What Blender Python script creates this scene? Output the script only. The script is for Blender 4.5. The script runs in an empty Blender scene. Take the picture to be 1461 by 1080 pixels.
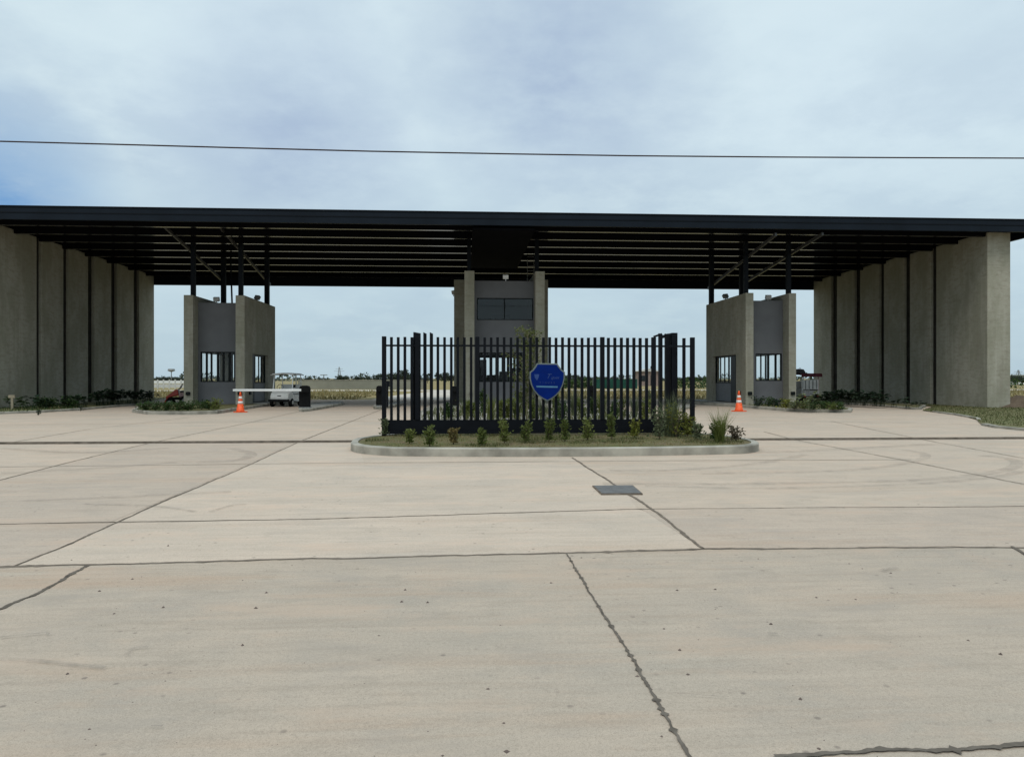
import bpy, math, random
from mathutils import Vector, Matrix

scn = bpy.context.scene
COL = scn.collection
rng = random.Random(7)
R = math.radians

# ------------------------------------------------------------------ survey
# The place was surveyed from the photograph: camera height 1.5 m, yaw 3.5 deg.
CAMH, F, CX, CY = 1.5, 1063.0, 730.5, 540.0
YAW = R(3.5)
cs, sn = math.cos(YAW), math.sin(YAW)

def ray(px, py):
    u = (px - CX) / F
    return (u * cs + sn, cs - u * sn, (CY - py) / F)

def G(px, py, z=0.0):                 # point of the level z seen there
    d = ray(px, py); t = (z - CAMH) / d[2]
    return Vector((d[0] * t, d[1] * t, z))

def atY(px, py, Y):                   # point of the plane y = Y
    d = ray(px, py); t = Y / d[1]
    return Vector((d[0] * t, Y, CAMH + d[2] * t))

def atX(px, py, X):                   # point of the plane x = X
    d = ray(px, py); t = X / d[0]
    return Vector((X, d[1] * t, CAMH + d[2] * t))

# ------------------------------------------------------------------ materials
def nd(nt, t, **kw):
    n = nt.nodes.new(t)
    for k, v in kw.items():
        if k in n.inputs: n.inputs[k].default_value = v
        else: setattr(n, k, v)
    return n

def mixc(nt, fac, a, b, blend='MIX'):
    n = nt.nodes.new('ShaderNodeMix'); n.data_type = 'RGBA'; n.blend_type = blend
    for i, v in ((0, fac), (6, a), (7, b)):
        if hasattr(v, 'is_output'): nt.links.new(v, n.inputs[i])
        elif v is not None: n.inputs[i].default_value = (tuple(v) + (1,))[:4] if i else v
    return n.outputs[2]

def noise(nt, vec, scale, detail=4, rough=.55):
    n = nd(nt, 'ShaderNodeTexNoise', Scale=scale, Detail=detail, Roughness=rough)
    nt.links.new(vec, n.inputs['Vector']); return n.outputs['Fac']

def ramp(nt, fac, a, b, va=0., vb=1.):
    n = nd(nt, 'ShaderNodeMapRange'); n.inputs[1].default_value = a; n.inputs[2].default_value = b
    n.inputs[3].default_value = va; n.inputs[4].default_value = vb
    nt.links.new(fac, n.inputs[0]); return n.outputs[0]

def mapping(nt, vec, scale):
    n = nd(nt, 'ShaderNodeMapping'); n.inputs['Scale'].default_value = scale
    nt.links.new(vec, n.inputs['Vector']); return n.outputs[0]

def base(name):
    m = bpy.data.materials.new(name); m.use_nodes = True
    nt = m.node_tree; b = nt.nodes['Principled BSDF']
    return m, nt, b

def mat(name, col, rough=.7, var=.12, scale=3., spec=.3, metal=0., bump=0., bscale=60.):
    m, nt, b = base(name)
    b.inputs['Roughness'].default_value = rough
    b.inputs['Specular IOR Level'].default_value = spec
    b.inputs['Metallic'].default_value = metal
    tc = nd(nt, 'ShaderNodeTexCoord').outputs['Object']
    n = noise(nt, tc, scale)
    lo = [c * (1 - var) for c in col]; hi = [min(1, c * (1 + var)) for c in col]
    nt.links.new(mixc(nt, ramp(nt, n, .3, .7), lo, hi), b.inputs['Base Color'])
    if bump:
        bp = nd(nt, 'ShaderNodeBump', Strength=bump, Distance=.01)
        nt.links.new(noise(nt, tc, bscale), bp.inputs['Height']); nt.links.new(bp.outputs[0], b.inputs['Normal'])
    return m

def mat_paving(name, ca, cb, cc, bandamt):
    m, nt, b = base(name)
    tc = nd(nt, 'ShaderNodeTexCoord').outputs['Object']
    big = noise(nt, mapping(nt, tc, (.16, .28, 1)), 1.3, 6, .6)
    mid = noise(nt, mapping(nt, tc, (.5, 1.2, 1)), 1.6, 7, .7)
    mid2 = noise(nt, mapping(nt, tc, (.9, .8, 1)), .9, 6, .65)
    drag = noise(nt, mapping(nt, tc, (1.0, 9, 1)), 1.5, 5, .6)
    fine = noise(nt, tc, 45, 8, .8)
    grit = noise(nt, tc, 190, 3, .8)
    def tone(k): return tuple(x * k for x in ca)
    c = mixc(nt, ramp(nt, big, .42, .60), ca, cb)
    c = mixc(nt, ramp(nt, mid, .45, .70, 0, .6), c, tone(1.10))
    c = mixc(nt, ramp(nt, mid2, .50, .68, 0, .7), c, cc)
    c = mixc(nt, ramp(nt, drag, .5, .66, 0, .5), c, tone(.78))
    dr2 = noise(nt, mapping(nt, tc, (.35, 5.5, 1)), 1.0, 6, .6)
    c = mixc(nt, ramp(nt, dr2, .53, .65, 0, .3), c, tone(1.17))
    dr3 = noise(nt, mapping(nt, tc, (.22, 2.6, 1)), 1.3, 7, .68)
    c = mixc(nt, ramp(nt, dr3, .54, .68, 0, .35), c, (tone(.80)[0], tone(.78)[1], tone(.76)[2]))
    blt = noise(nt, mapping(nt, tc, (1.1, 1.5, 1)), 2.2, 7, .72)
    c = mixc(nt, ramp(nt, blt, .55, .67, 0, .5), c, (tone(.74)[0], tone(.76)[1], tone(.76)[2]))
    c = mixc(nt, ramp(nt, blt, .45, .34, 0, .35), c, (tone(1.12)[0], tone(1.06)[1], tone(1.02)[2]))
    st = noise(nt, mapping(nt, tc, (.10, .7, 1)), 1.7, 6, .65)
    c = mixc(nt, ramp(nt, st, .54, .68, 0, bandamt), c, (.40, .275, .19))
    c = mixc(nt, ramp(nt, fine, .52, .68, 0, .55), c, tone(.62))
    c = mixc(nt, ramp(nt, fine, .46, .32, 0, .5), c, tone(1.22))
    c = mixc(nt, ramp(nt, grit, .53, .66, 0, .7), c, tone(.50))
    c = mixc(nt, ramp(nt, grit, .45, .32, 0, .5), c, tone(1.3))
    pk = noise(nt, mapping(nt, tc, (.22, .6, 1)), 2.3, 7, .7)
    c = mixc(nt, ramp(nt, pk, .53, .66, 0, .5), c, (tone(1.08)[0], tone(.98)[1], tone(.93)[2]))
    c = mixc(nt, ramp(nt, pk, .45, .33, 0, .5), c, (tone(.76)[0], tone(.80)[1], tone(.85)[2]))
    sp = nd(nt, 'ShaderNodeTexVoronoi', Scale=7.); nt.links.new(tc, sp.inputs['Vector'])
    sm = nd(nt, 'ShaderNodeMath', operation='MULTIPLY')
    nt.links.new(ramp(nt, sp.outputs['Distance'], .13, .07), sm.inputs[0])
    nt.links.new(ramp(nt, noise(nt, tc, .9, 3), .45, .58, 0, .7), sm.inputs[1])
    c = mixc(nt, sm.outputs[0], c, (.16, .13, .11))
    nt.links.new(c, b.inputs['Base Color'])
    b.inputs['Roughness'].default_value = .85; b.inputs['Specular IOR Level'].default_value = .12
    bp = nd(nt, 'ShaderNodeBump', Strength=.3, Distance=.006)
    nt.links.new(fine, bp.inputs['Height']); nt.links.new(bp.outputs[0], b.inputs['Normal'])
    return m

def mat_pier():
    m, nt, b = base('cast_concrete')
    tc = nd(nt, 'ShaderNodeTexCoord').outputs['Object']
    n1 = noise(nt, mapping(nt, tc, (1, 1, .6)), .7, 6, .65)
    n2 = noise(nt, mapping(nt, tc, (1.5, 1.5, 5)), 1.5, 5, .7)
    n3 = noise(nt, tc, 30, 4, .7)
    n4 = noise(nt, mapping(nt, tc, (3, 3, .12)), 1.2, 4, .6)
    c = mixc(nt, ramp(nt, n1, .42, .58), (.285, .275, .21), (.37, .35, .285))
    c = mixc(nt, ramp(nt, n2, .48, .66, 0, .7), c, (.245, .222, .17))
    c = mixc(nt, ramp(nt, n4, .55, .75, 0, .4), c, (.43, .41, .34))
    c = mixc(nt, ramp(nt, n3, .5, .66, 0, .6), c, (.235, .215, .17))
    # pour lines of the formwork, slightly uneven lifts
    sz = nd(nt, 'ShaderNodeSeparateXYZ'); nt.links.new(tc, sz.inputs[0])
    lf = nd(nt, 'ShaderNodeMath', operation='MULTIPLY_ADD'); lf.inputs[1].default_value = .8
    nt.links.new(sz.outputs[2], lf.inputs[0]); nt.links.new(noise(nt, tc, 2.5, 4), lf.inputs[2])
    fr_ = nd(nt, 'ShaderNodeMath', operation='FRACT'); nt.links.new(lf.outputs[0], fr_.inputs[0])
    c = mixc(nt, ramp(nt, fr_.outputs[0], .06, .0, 0, .35), c, (.22, .20, .155))
    n5 = noise(nt, mapping(nt, tc, (2.2, 2.2, .25)), 1.0, 5, .65)
    c = mixc(nt, ramp(nt, n5, .54, .66, 0, .4), c, (.24, .215, .17))
    nt.links.new(c, b.inputs['Base Color'])
    b.inputs['Roughness'].default_value = .9; b.inputs['Specular IOR Level'].default_value = .15
    bp = nd(nt, 'ShaderNodeBump', Strength=.35, Distance=.01)
    nt.links.new(n3, bp.inputs['Height']); nt.links.new(bp.outputs[0], b.inputs['Normal'])
    return m

def mat_leaf(name, a, b_, trans=.35):
    m, nt, b = base(name)
    gi = nd(nt, 'ShaderNodeNewGeometry').outputs['Random Per Island']
    c = mixc(nt, gi, a, b_)
    nt.links.new(c, b.inputs['Base Color']); b.inputs['Roughness'].default_value = .6
    b.inputs['Specular IOR Level'].default_value = .25
    tr = nd(nt, 'ShaderNodeBsdfTranslucent'); nt.links.new(c, tr.inputs[0])
    mx = nd(nt, 'ShaderNodeMixShader'); mx.inputs[0].default_value = trans
    nt.links.new(b.outputs[0], mx.inputs[1]); nt.links.new(tr.outputs[0], mx.inputs[2])
    nt.links.new(mx.outputs[0], nt.nodes['Material Output'].inputs[0])
    return m

def mat_field(name, cols, sc=.25):
    m, nt, b = base(name)
    tc = nd(nt, 'ShaderNodeTexCoord').outputs['Object']
    n1 = noise(nt, tc, sc, 6, .65); n2 = noise(nt, mapping(nt, tc, (1, 2.5, 1)), sc * 4.5, 5, .7); n3 = noise(nt, tc, sc * 40, 4, .8)
    c = mixc(nt, ramp(nt, n1, .38, .62), cols[0], cols[1])
    c = mixc(nt, ramp(nt, n2, .50, .62, 0, .9), c, cols[2])
    c = mixc(nt, ramp(nt, n3, .5, .7, 0, .5), c, cols[3])
    nt.links.new(c, b.inputs['Base Color']); b.inputs['Roughness'].default_value = .95
    b.inputs['Specular IOR Level'].default_value = .1
    return m

def mat_glass(name, tint, gloss=.25):
    m, nt, b = base(name)
    tr = nd(nt, 'ShaderNodeBsdfTransparent'); tr.inputs[0].default_value = tuple(tint) + (1,)
    gl = nd(nt, 'ShaderNodeBsdfGlossy'); gl.inputs['Roughness'].default_value = .03
    fr = nd(nt, 'ShaderNodeLayerWeight'); pw = nd(nt, 'ShaderNodeMath', operation='POWER'); pw.inputs[1].default_value = 4.
    nt.links.new(fr.outputs['Facing'], pw.inputs[0])
    ad = nd(nt, 'ShaderNodeMath', operation='MULTIPLY_ADD'); ad.inputs[1].default_value = .5; ad.inputs[2].default_value = .02 + gloss * .2
    nt.links.new(pw.outputs[0], ad.inputs[0])
    mx = nd(nt, 'ShaderNodeMixShader'); nt.links.new(ad.outputs[0], mx.inputs[0])
    nt.links.new(tr.outputs[0], mx.inputs[1]); nt.links.new(gl.outputs[0], mx.inputs[2])
    nt.links.new(mx.outputs[0], nt.nodes['Material Output'].inputs[0])
    return m

def mat_scuff(name, col, amount, sc):
    m, nt, b = base(name)
    b.inputs['Base Color'].default_value = tuple(col) + (1,); b.inputs['Roughness'].default_value = .9
    tc = nd(nt, 'ShaderNodeTexCoord').outputs['Object']
    n = noise(nt, tc, sc, 5, .7)
    nt.links.new(ramp(nt, n, .35, .75, 0, amount), b.inputs['Alpha'])
    return m

M = dict(
    paving=mat_paving('apron_concrete', (.497, .396, .308), (.44, .365, .292), (.40, .337, .273), .35),
    pour_b=mat_paving('pale_pour', (.528, .426, .336), (.47, .391, .314), (.43, .362, .296), .3), pour_c=mat_paving('grey_pour', (.462, .370, .291), (.41, .335, .27), (.37, .31, .255), .4),
    road=mat_paving('road_concrete', (.43, .349, .273), (.376, .320, .258), (.33, .285, .238), .6), pier=mat_pier(),
    kerb=mat('kerb_concrete', (.30, .28, .235), .85, .38, 2.2, .2, bump=.3),
    joint=mat('joint_filler', (.17, .14, .112), .95, .35, 6, .0, bump=.3),
    tar=mat('bitumen_seal', (.135, .115, .095), .95, .35, 9, .0, bump=.4),
    roof=mat('black_steel', (.006, .008, .011), .6, .15, 1., .10),
    fascia=mat('fascia_sheet', (.008, .012, .018), .5, .2, .8, .10),
    deck=mat('dark_roof_deck', (.005, .005, .006), .95, .2, 1., .02),
    slot_shade=mat('recess_shade', (.040, .037, .032), .95, .3, 3., .02), web=mat('beam_black', (.005, .005, .006), .8, .1, 1., .03), beam=mat('beam_gloss', (.022, .022, .024), .14, .1, 1., .4), brace=mat('brace_paint', (.055, .053, .052), .3, .1, 1., .3),
    gate=mat('gate_paint', (.0045, .0055, .008), .5, .2, 4., .12),
    greywall=mat('grey_render', (.15, .15, .155), .85, .10, 1.1, .2, bump=.15),
    panel=mat('grey_panel', (.15, .153, .16), .6, .1, 2, .3),
    frame=mat('black_frame', (.006, .009, .009), .5, .15, 4, .15),
    slab=mat('floor_slab', (.30, .29, .26), .8, .2, 1.2, .2),
    inner=mat('interior_plaster', (.30, .30, .29), .9, .1, 1, .2),
    glass=mat_glass('clear_glass', (.99, .995, .99), .0), dglass=mat_glass('dark_glass', (.50, .54, .52), .12),
    white=mat('white_paint', (.70, .70, .68), .45, .08, 3, .4),
    offwhite=mat('off_white_panel', (.52, .51, .48), .6, .12, 3, .3),
    rubber=mat('black_rubber', (.010, .010, .010), .85, .2, 9, .06),
    seatbl=mat('dark_vinyl', (.03, .03, .032), .6, .2, 6, .3),
    red=mat('red_paint', (.36, .028, .014), .35, .2, 4, .5), dred=mat('dark_red_canvas', (.07, .014, .020), .7, .2, 5, .2),
    pinkish=mat('faded_pink_panel', (.42, .26, .25), .6, .2, 5, .3),
    orange=mat('cone_orange', (.80, .10, .02), .55, .22, 9, .4), band=mat('reflective_band', (.72, .62, .58), .4, .1, 8, .5),
    blue=mat('sign_blue', (.0012, .015, .135), .5, .12, 5, .06), silver=mat('sign_edge', (.13, .155, .15), .45, .15, 10, .5),
    faint=mat('faint_lettering', (.020, .055, .20), .5, .1, 20, .4), cyan=mat('pale_stripe', (.07, .19, .32), .5, .15, 12, .4),
    metal=mat('grey_metal', (.20, .20, .19), .5, .2, 6, .5, .3), plate=mat('cover_plate', (.115, .11, .105), .6, .2, 8, .35, bump=.4),
    soil=mat_field('bed_soil', ((.15, .112, .070), (.095, .105, .040), (.12, .13, .052), (.20, .145, .095)), 1.6),
    lawn=mat_field('lawn', ((.14, .125, .060), (.105, .115, .042), (.17, .14, .085), (.085, .085, .035)), .8),
    field=mat_field('dry_field', ((.29, .215, .095), (.19, .17, .075), (.32, .25, .14), (.15, .125, .07)), .12),
    mound=mat_field('bare_earth', ((.10, .072, .052), (.135, .10, .07), (.08, .06, .042), (.16, .125, .09)), 2.),
    dirt=mat('pale_dirt_road', (.48, .43, .37), .95, .12, .3, .1),
    gravel=mat('pale_gravel', (.36, .33, .29), .95, .45, 14, .1),
    block=mat('grey_block', (.235, .23, .185), .95, .15, .4, .1), greenmesh=mat('green_windbreak', (.012, .060, .042), .8, .3, 1., .2),
    brick=mat('bare_brick', (.25, .19, .165), .9, .2, 2, .1), bark=mat('bark', (.11, .085, .06), .9, .3, 8, .1), palebark=mat('pale_bark', (.28, .24, .17), .9, .2, 10, .1),
    cable=mat('cable_sheath', (.035, .022, .022), .7, .2, 5, .3),
    stone=mat('loose_stone', (.13, .10, .085), .9, .4, 20, .1),
    scuff=mat_scuff('tyre_scuff', (.20, .17, .145), .28, 3.), stain=mat_scuff('oil_stain', (.14, .125, .11), .5, 7.),
    lf_green=mat_leaf('leaf_green', (.10, .125, .028), (.18, .20, .055)),
    lf_mid=mat_leaf('leaf_mid', (.075, .10, .022), (.14, .165, .045)),
    lf_dark=mat_leaf('leaf_dark', (.012, .026, .014), (.030, .052, .024), .2),
    lf_deep=mat_leaf('leaf_deep', (.020, .045, .012), (.055, .095, .022), .25),
    lf_yellow=mat_leaf('leaf_yellow', (.20, .19, .030), (.12, .145, .030)),
    lf_rust=mat_leaf('leaf_rust', (.22, .15, .055), (.15, .14, .05)),
    lf_redd=mat_leaf('leaf_reddish', (.12, .085, .055), (.085, .075, .045)),
    lf_grey=mat_leaf('leaf_greygreen', (.10, .125, .065), (.15, .165, .085)),
    lf_tree=mat_leaf('leaf_tree', (.034, .050, .034), (.065, .080, .055), .2),  # greyed and lightened, fading with distance put into the leaf colour
    lf_sap=mat_leaf('leaf_sapling', (.13, .14, .045), (.075, .095, .03)),
    lf_blade=mat_leaf('grass_blade', (.060, .085, .020), (.15, .135, .060)),
    lf_straw=mat_leaf('straw_blade', (.28, .21, .09), (.18, .165, .07)),
)

# ------------------------------------------------------------------ mesh helper
class MB:
    def __init__(s): s.v = []; s.f = []
    def add(s, vs, fs):
        o = len(s.v); s.v += [tuple(v) for v in vs]; s.f += [tuple(i + o for i in f) for f in fs]; return s
    def box(s, x0, x1, y0, y1, z0, z1):
        x0, x1 = sorted((x0, x1)); y0, y1 = sorted((y0, y1)); z0, z1 = sorted((z0, z1))
        return s.add([(x0,y0,z0),(x1,y0,z0),(x1,y1,z0),(x0,y1,z0),(x0,y0,z1),(x1,y0,z1),(x1,y1,z1),(x0,y1,z1)],
                     [(3,2,1,0),(4,5,6,7),(0,1,5,4),(1,2,6,5),(2,3,7,6),(3,0,4,7)])
    def prism(s, poly, z0, z1, axis='z'):
        n = len(poly)
        def P(p, w):
            return {'z': (p[0], p[1], w), 'x': (w, p[0], p[1]), 'y': (p[0], w, p[1])}[axis]
        vs = [P(p, z0) for p in poly] + [P(p, z1) for p in poly]
        return s.add(vs, [tuple(range(n))[::-1], tuple(range(n, 2 * n))] + [(i, (i + 1) % n, n + (i + 1) % n, n + i) for i in range(n)])
    def tube(s, pts, rad, n=8):
        pts = [Vector(p) for p in pts]; k = len(pts)
        rad = rad if isinstance(rad, (list, tuple)) else [rad] * k
        o = len(s.v); 
        for i, p in enumerate(pts):
            t = (pts[min(i + 1, k - 1)] - pts[max(i - 1, 0)]).normalized()
            a = t.cross(Vector((0, 0, 1)) if abs(t.z) < .95 else Vector((1, 0, 0))).normalized(); b = t.cross(a)
            for j in range(n):
                q = 2 * math.pi * j / n
                s.v.append(tuple(p + (a * math.cos(q) + b * math.sin(q)) * rad[i]))
        for i in range(k - 1):
            for j in range(n):
                s.f.append((o + i*n + j, o + i*n + (j+1) % n, o + (i+1)*n + (j+1) % n, o + (i+1)*n + j))
        s.f.append(tuple(o + j for j in range(n))[::-1]); s.f.append(tuple(o + (k-1)*n + j for j in range(n)))
        return s
    def bar(s, a, b, w, h):          # rectangular bar between two points
        a, b = Vector(a), Vector(b); t = (b - a).normalized()
        r = t.cross(Vector((0, 0, 1)) if abs(t.z) < .95 else Vector((0, 1, 0))).normalized(); u = r.cross(t)
        vs = [p + r * (i * w / 2) + u * (j * h / 2) for p in (a, b) for i, j in ((-1,-1),(1,-1),(1,1),(-1,1))]
        return s.add(vs, [(3,2,1,0),(4,5,6,7),(0,1,5,4),(1,2,6,5),(2,3,7,6),(3,0,4,7)])
    def lathe(s, prof, c=(0,0,0), n=20):
        o = len(s.v); k = len(prof)
        for r, z in prof:
            for j in range(n):
                q = 2 * math.pi * j / n; s.v.append((c[0] + r*math.cos(q), c[1] + r*math.sin(q), c[2] + z))
        for i in range(k - 1):
            for j in range(n): s.f.append((o+i*n+j, o+i*n+(j+1)%n, o+(i+1)*n+(j+1)%n, o+(i+1)*n+j))
        s.f.append(tuple(o+j for j in range(n))[::-1]); s.f.append(tuple(o+(k-1)*n+j for j in range(n))); return s
    def wheel(s, c, r, w, axis='x', n=20, ri=0):
        prof = [(r*.86, -w/2), (r, -w*.32), (r, w*.32), (r*.86, w/2)]
        o = len(s.v); k = len(prof)
        for rr, z in prof:
            for j in range(n):
                q = 2*math.pi*j/n; a, b = rr*math.cos(q), rr*math.sin(q)
                s.v.append((c[0]+z, c[1]+a, c[2]+b) if axis == 'x' else (c[0]+a, c[1]+z, c[2]+b))
        for i in range(k-1):
            for j in range(n): s.f.append((o+i*n+j, o+i*n+(j+1)%n, o+(i+1)*n+(j+1)%n, o+(i+1)*n+j))
        s.f.append(tuple(o+j for j in range(n))[::-1]); s.f.append(tuple(o+(k-1)*n+j for j in range(n))); return s
    def leaf(s, p, d, nrm, L, W):
        d = Vector(d).normalized(); r = d.cross(Vector(nrm)); r = r.normalized() if r.length > 1e-4 else Vector((1,0,0))
        n = r.cross(d); p = Vector(p)
        return s.add([p, p + d*L*.5 + r*W*.5 + n*W*.12, p + d*L, p + d*L*.5 - r*W*.5 + n*W*.12, ], [(0,1,2),(0,2,3)])
    def blade(s, p, az, lean, L, W, seg=3, curl=1.):
        p = Vector(p); a = lean; o = len(s.v); side = Vector((-math.sin(az), math.cos(az), 0))
        for i in range(seg + 1):
            w = W * (1 - (i / seg) ** 1.5) * .5 + W*.03
            s.v += [tuple(p - side*w), tuple(p + side*w)]
            p = p + Vector((math.cos(az)*math.sin(a), math.sin(az)*math.sin(a), math.cos(a))) * L / seg
            a += curl / seg
        for i in range(seg): s.f.append((o+2*i, o+2*i+1, o+2*i+3, o+2*i+2))
        return s
    def obj(s, name, m, parent=None, bevel=0., smooth=False, loc=None):
        me = bpy.data.meshes.new(name); me.from_pydata(s.v, [], s.f); me.validate(); me.update()
        me.materials.append(m if not isinstance(m, str) else M[m])
        if smooth:
            me.polygons.foreach_set('use_smooth', [True] * len(me.polygons)); me.update()
        o = bpy.data.objects.new(name, me); COL.objects.link(o)
        if parent is not None: o.parent = parent
        if loc is not None: o.location = loc
        if bevel:
            b = o.modifiers.new('bevel', 'BEVEL'); b.width = bevel; b.segments = 2; b.limit_method = 'ANGLE'
        return o

def tag(o, label=None, cat=None, group=None, kind=None):
    for k, v in (('label', label), ('category', cat), ('group', group), ('kind', kind)):
        if v: o[k] = v
    return o
def thing(name, label, cat, loc=(0,0,0), rz=0., group=None):
    o = bpy.data.objects.new(name, None); COL.objects.link(o)
    o.location = loc; o.rotation_euler = (0, 0, rz); o.empty_display_size = .3
    return tag(o, label, cat, group)
def struct(o): return tag(o, kind='structure')
def copy_tree(o, parent=None):
    c = o.copy(); COL.objects.link(c)
    if parent is not None: c.parent = parent
    for ch in list(o.children): copy_tree(ch, c)
    return c

# ------------------------------------------------------------------ ground
def sheet(name, pts, z, m):
    return struct(MB().add([(p[0], p[1], z) for p in pts], [tuple(range(len(pts)))]).obj(name, m))
sheet('terrain', [(-4000,-200),(4000,-200),(4000,6000),(-4000,6000)], -.02, 'field')
sheet('pavement', [(-45,-8),(60,-8),(60,27),(30,46),(24,53.2),(-22,53.2),(-45,40)], 0., 'paving')
sheet('road', [tuple(G(px, py)[:2]) for px, py in ((-300,815),(0,808.5),(400,799),(800,789.5),(1003,783.5),(1461,781),(1800,778))] + [(30,-7.9),(-30,-7.9)], .002, 'road')
def slab(pp, m, z): sheet('pavement_slab', [tuple(G(*p)[:2]) for p in pp], z, m)
slab([(160,746.5),(440,741),(910,726.5),(935,734),(1003,783),(800,789.5),(400,799),(20,808)], 'pour_b', .0022)
slab([(915,726.5),(1461,722.5),(1800,720),(1800,778),(1461,781),(1003,783)], 'pour_c', .0030)
slab([(-300,752),(0,748),(160,746.5),(20,808),(-300,815)], 'pour_c', .0027)
slab([(430,629),(508,629),(520,660.5),(760,660),(816,655),(890,700),(910,726.5),(440,741),(165,746),(330,675)], 'pour_b', .0018)
slab([(-60,699),(110,657),(215,632),(425,629),(325,675),(155,746),(-300,752)], 'pour_c', .0024)
sheet('driveway', [(-6.8,53.1),(-.2,53.1),(0.6,70),(3,92),(-3.5,92),(-6.2,70)], -.006, 'dirt')
sheet('dirt_road', [(-90,90),(160,90),(160,99),(-90,99)], -.012, 'dirt')
sheet('side_road', [(27.9,50),(120,52),(120,56),(27.9,53)], -.010, 'dirt')

def catmull(P, n=8):
    Q = [P[0]*2 - P[1]] + P + [P[-1]*2 - P[-2]]; out = []
    for a, b, c, d in zip(Q, Q[1:], Q[2:], Q[3:]):
        for i in range(n):
            t = i / n; out.append((b*2 + (c-a)*t + (a*2-b*5+c*4-d)*t*t + (b*3-a-c*3+d)*t**3) * .5)
    return out + [P[-1]]
def strip(name, pts, width, m, z=.004, jit=.25, seg=.12, lump=0., seed=1, smooth=False):
    r = random.Random(seed); mb = MB(); vs = []
    P = [Vector((p[0], p[1], 0)) for p in pts]; L = []
    if m == 'joint': width *= .75; jit *= .6
    if smooth: P = catmull(P)
    for a, b in zip(P, P[1:]):
        n = max(2, int((b - a).length / seg)); L += [a.lerp(b, i / n) for i in range(n)]
    L.append(P[-1]); w = 1.; off = 0.
    for i, p in enumerate(L):
        t = (L[min(i+1, len(L)-1)] - L[max(i-1, 0)]).normalized(); q = Vector((-t.y, t.x, 0))
        w += (1 - w) * .3 + r.uniform(-jit, jit); w = max(.35, w)
        off += -off * .15 + (0 if smooth else r.uniform(-1, 1) * width * .22)
        ww = width * (w + (r.random() ** 14) * lump) * .5
        vs += [(p.x + q.x*(off+ww), p.y + q.y*(off+ww), z), (p.x + q.x*(off-ww), p.y + q.y*(off-ww), z)]
    mb.add(vs, [(2*i, 2*i+1, 2*i+3, 2*i+2) for i in range(len(L) - 1)])
    return struct(mb.obj(name, m))

J = [  # pixel polylines, width, kind
    ([(-300,815),(0,808.5),(400,799),(800,789.5),(1003,783.5),(1461,781),(1800,778)], .060, 'joint', 1.2),
    ([(-300,752),(0,748),(440,741),(910,726.5),(1461,722.5),(1800,720)], .038, 'joint', .8),
    ([(-200,669),(0,666.5),(300,663),(520,660)], .03, 'joint', 0),
    ([(520,660.5),(740,659),(1100,656.5),(1300,656)], .035, 'joint', 0),
    ([(20,808),(100,776),(213,724),(330,675),(430,629),(530,590),(575,572)], .034, 'joint', .4),
    ([(-200,950),(-80,905),(0,870),(60,845),(118,811),(127,807)], .026, 'tar', 1.2),
    ([(-60,699),(0,685),(110,657),(215,632),(370,600),(455,581)], .03, 'joint', 0),
    ([(0,634),(130,612),(270,596)], .03, 'joint', 0),
    ([(816,653),(855,678),(890,700),(940,734),(1003,783)], .038, 'joint', .7),
    ([(808,790),(828,824),(850,860),(880,905),(905,945),(945,1015),(983,1080),(1040,1180)], .013, 'tar', 3.0),
    ([(1090,616),(1135,628),(1280,655),(1461,691),(1600,720)], .032, 'joint', 0),
    ([(1443,780),(1461,790),(1520,822)], .03, 'tar', 0),
    ([(1185,601),(1330,630),(1461,654)], .028, 'joint', 0),
    ([(1105,1081),(1220,1076),(1260,1071),(1330,1072),(1461,1064),(1700,1052)], .026, 'tar', 2.4),
    ([(-100,609),(0,607.5),(300,603),(520,600)], .05, 'joint', 0),
    ([(1000,600),(1200,602),(1400,606)], .05, 'joint', 0),
]
for k, (pp, w, m, lump) in enumerate(J):
    strip('pavement_joint', [G(*p) for p in pp], w, m, z=.0046 + .0004 * k, lump=lump, seed=k + 3, seg=.018 if max(p[1] for p in pp) > 900 else .05)
T = [
    ([(870,672),(960,671),(1060,664),(1120,655),(1150,649)], .20), ([(860,691),(1000,691),(1180,689),(1330,684),(1420,674),(1450,664),(1440,655),(1400,650)], .22),
    ([(920,694),(1100,697),(1300,691),(1420,681),(1461,672)], .16), ([(1000,676),(1200,672),(1300,660),(1320,649),(1290,642)], .18),
    ([(0,717),(120,712),(250,706),(330,702)], .16), ([(120,720),(220,723),(280,731)], .06), ([(300,731),(330,722),(352,720)], .05),
    ([(330,640),(358,648),(340,657),(280,660)], .22), ([(0,676),(150,668),(250,660)], .22), ([(0,640),(120,646),(240,640)], .3),
    ([(940,640),(1080,646),(1220,640),(1330,634)], .3),
    ([(-20,942),(60,946),(150,956)], .03), ([(180,938),(190,928),(212,926)], .025), ([(960,992),(1010,996),(1040,998)], .01), ([(0,912),(60,906),(70,908)], .02),
    ([(1095,906),(1110,907)], .02), ([(1258,816),(1280,812)], .05), ([(240,1032),(255,1033)], .015), ([(215,1040),(232,1040)], .015),
]
for k, (pp, w) in enumerate(T):
    strip('tyre_mark' if w > .1 else 'pavement_stain', [G(*p) for p in pp], w, 'scuff' if w > .1 else 'stain', z=.0115 + .0003 * k, seed=40 + k, jit=.08, smooth=True)

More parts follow.
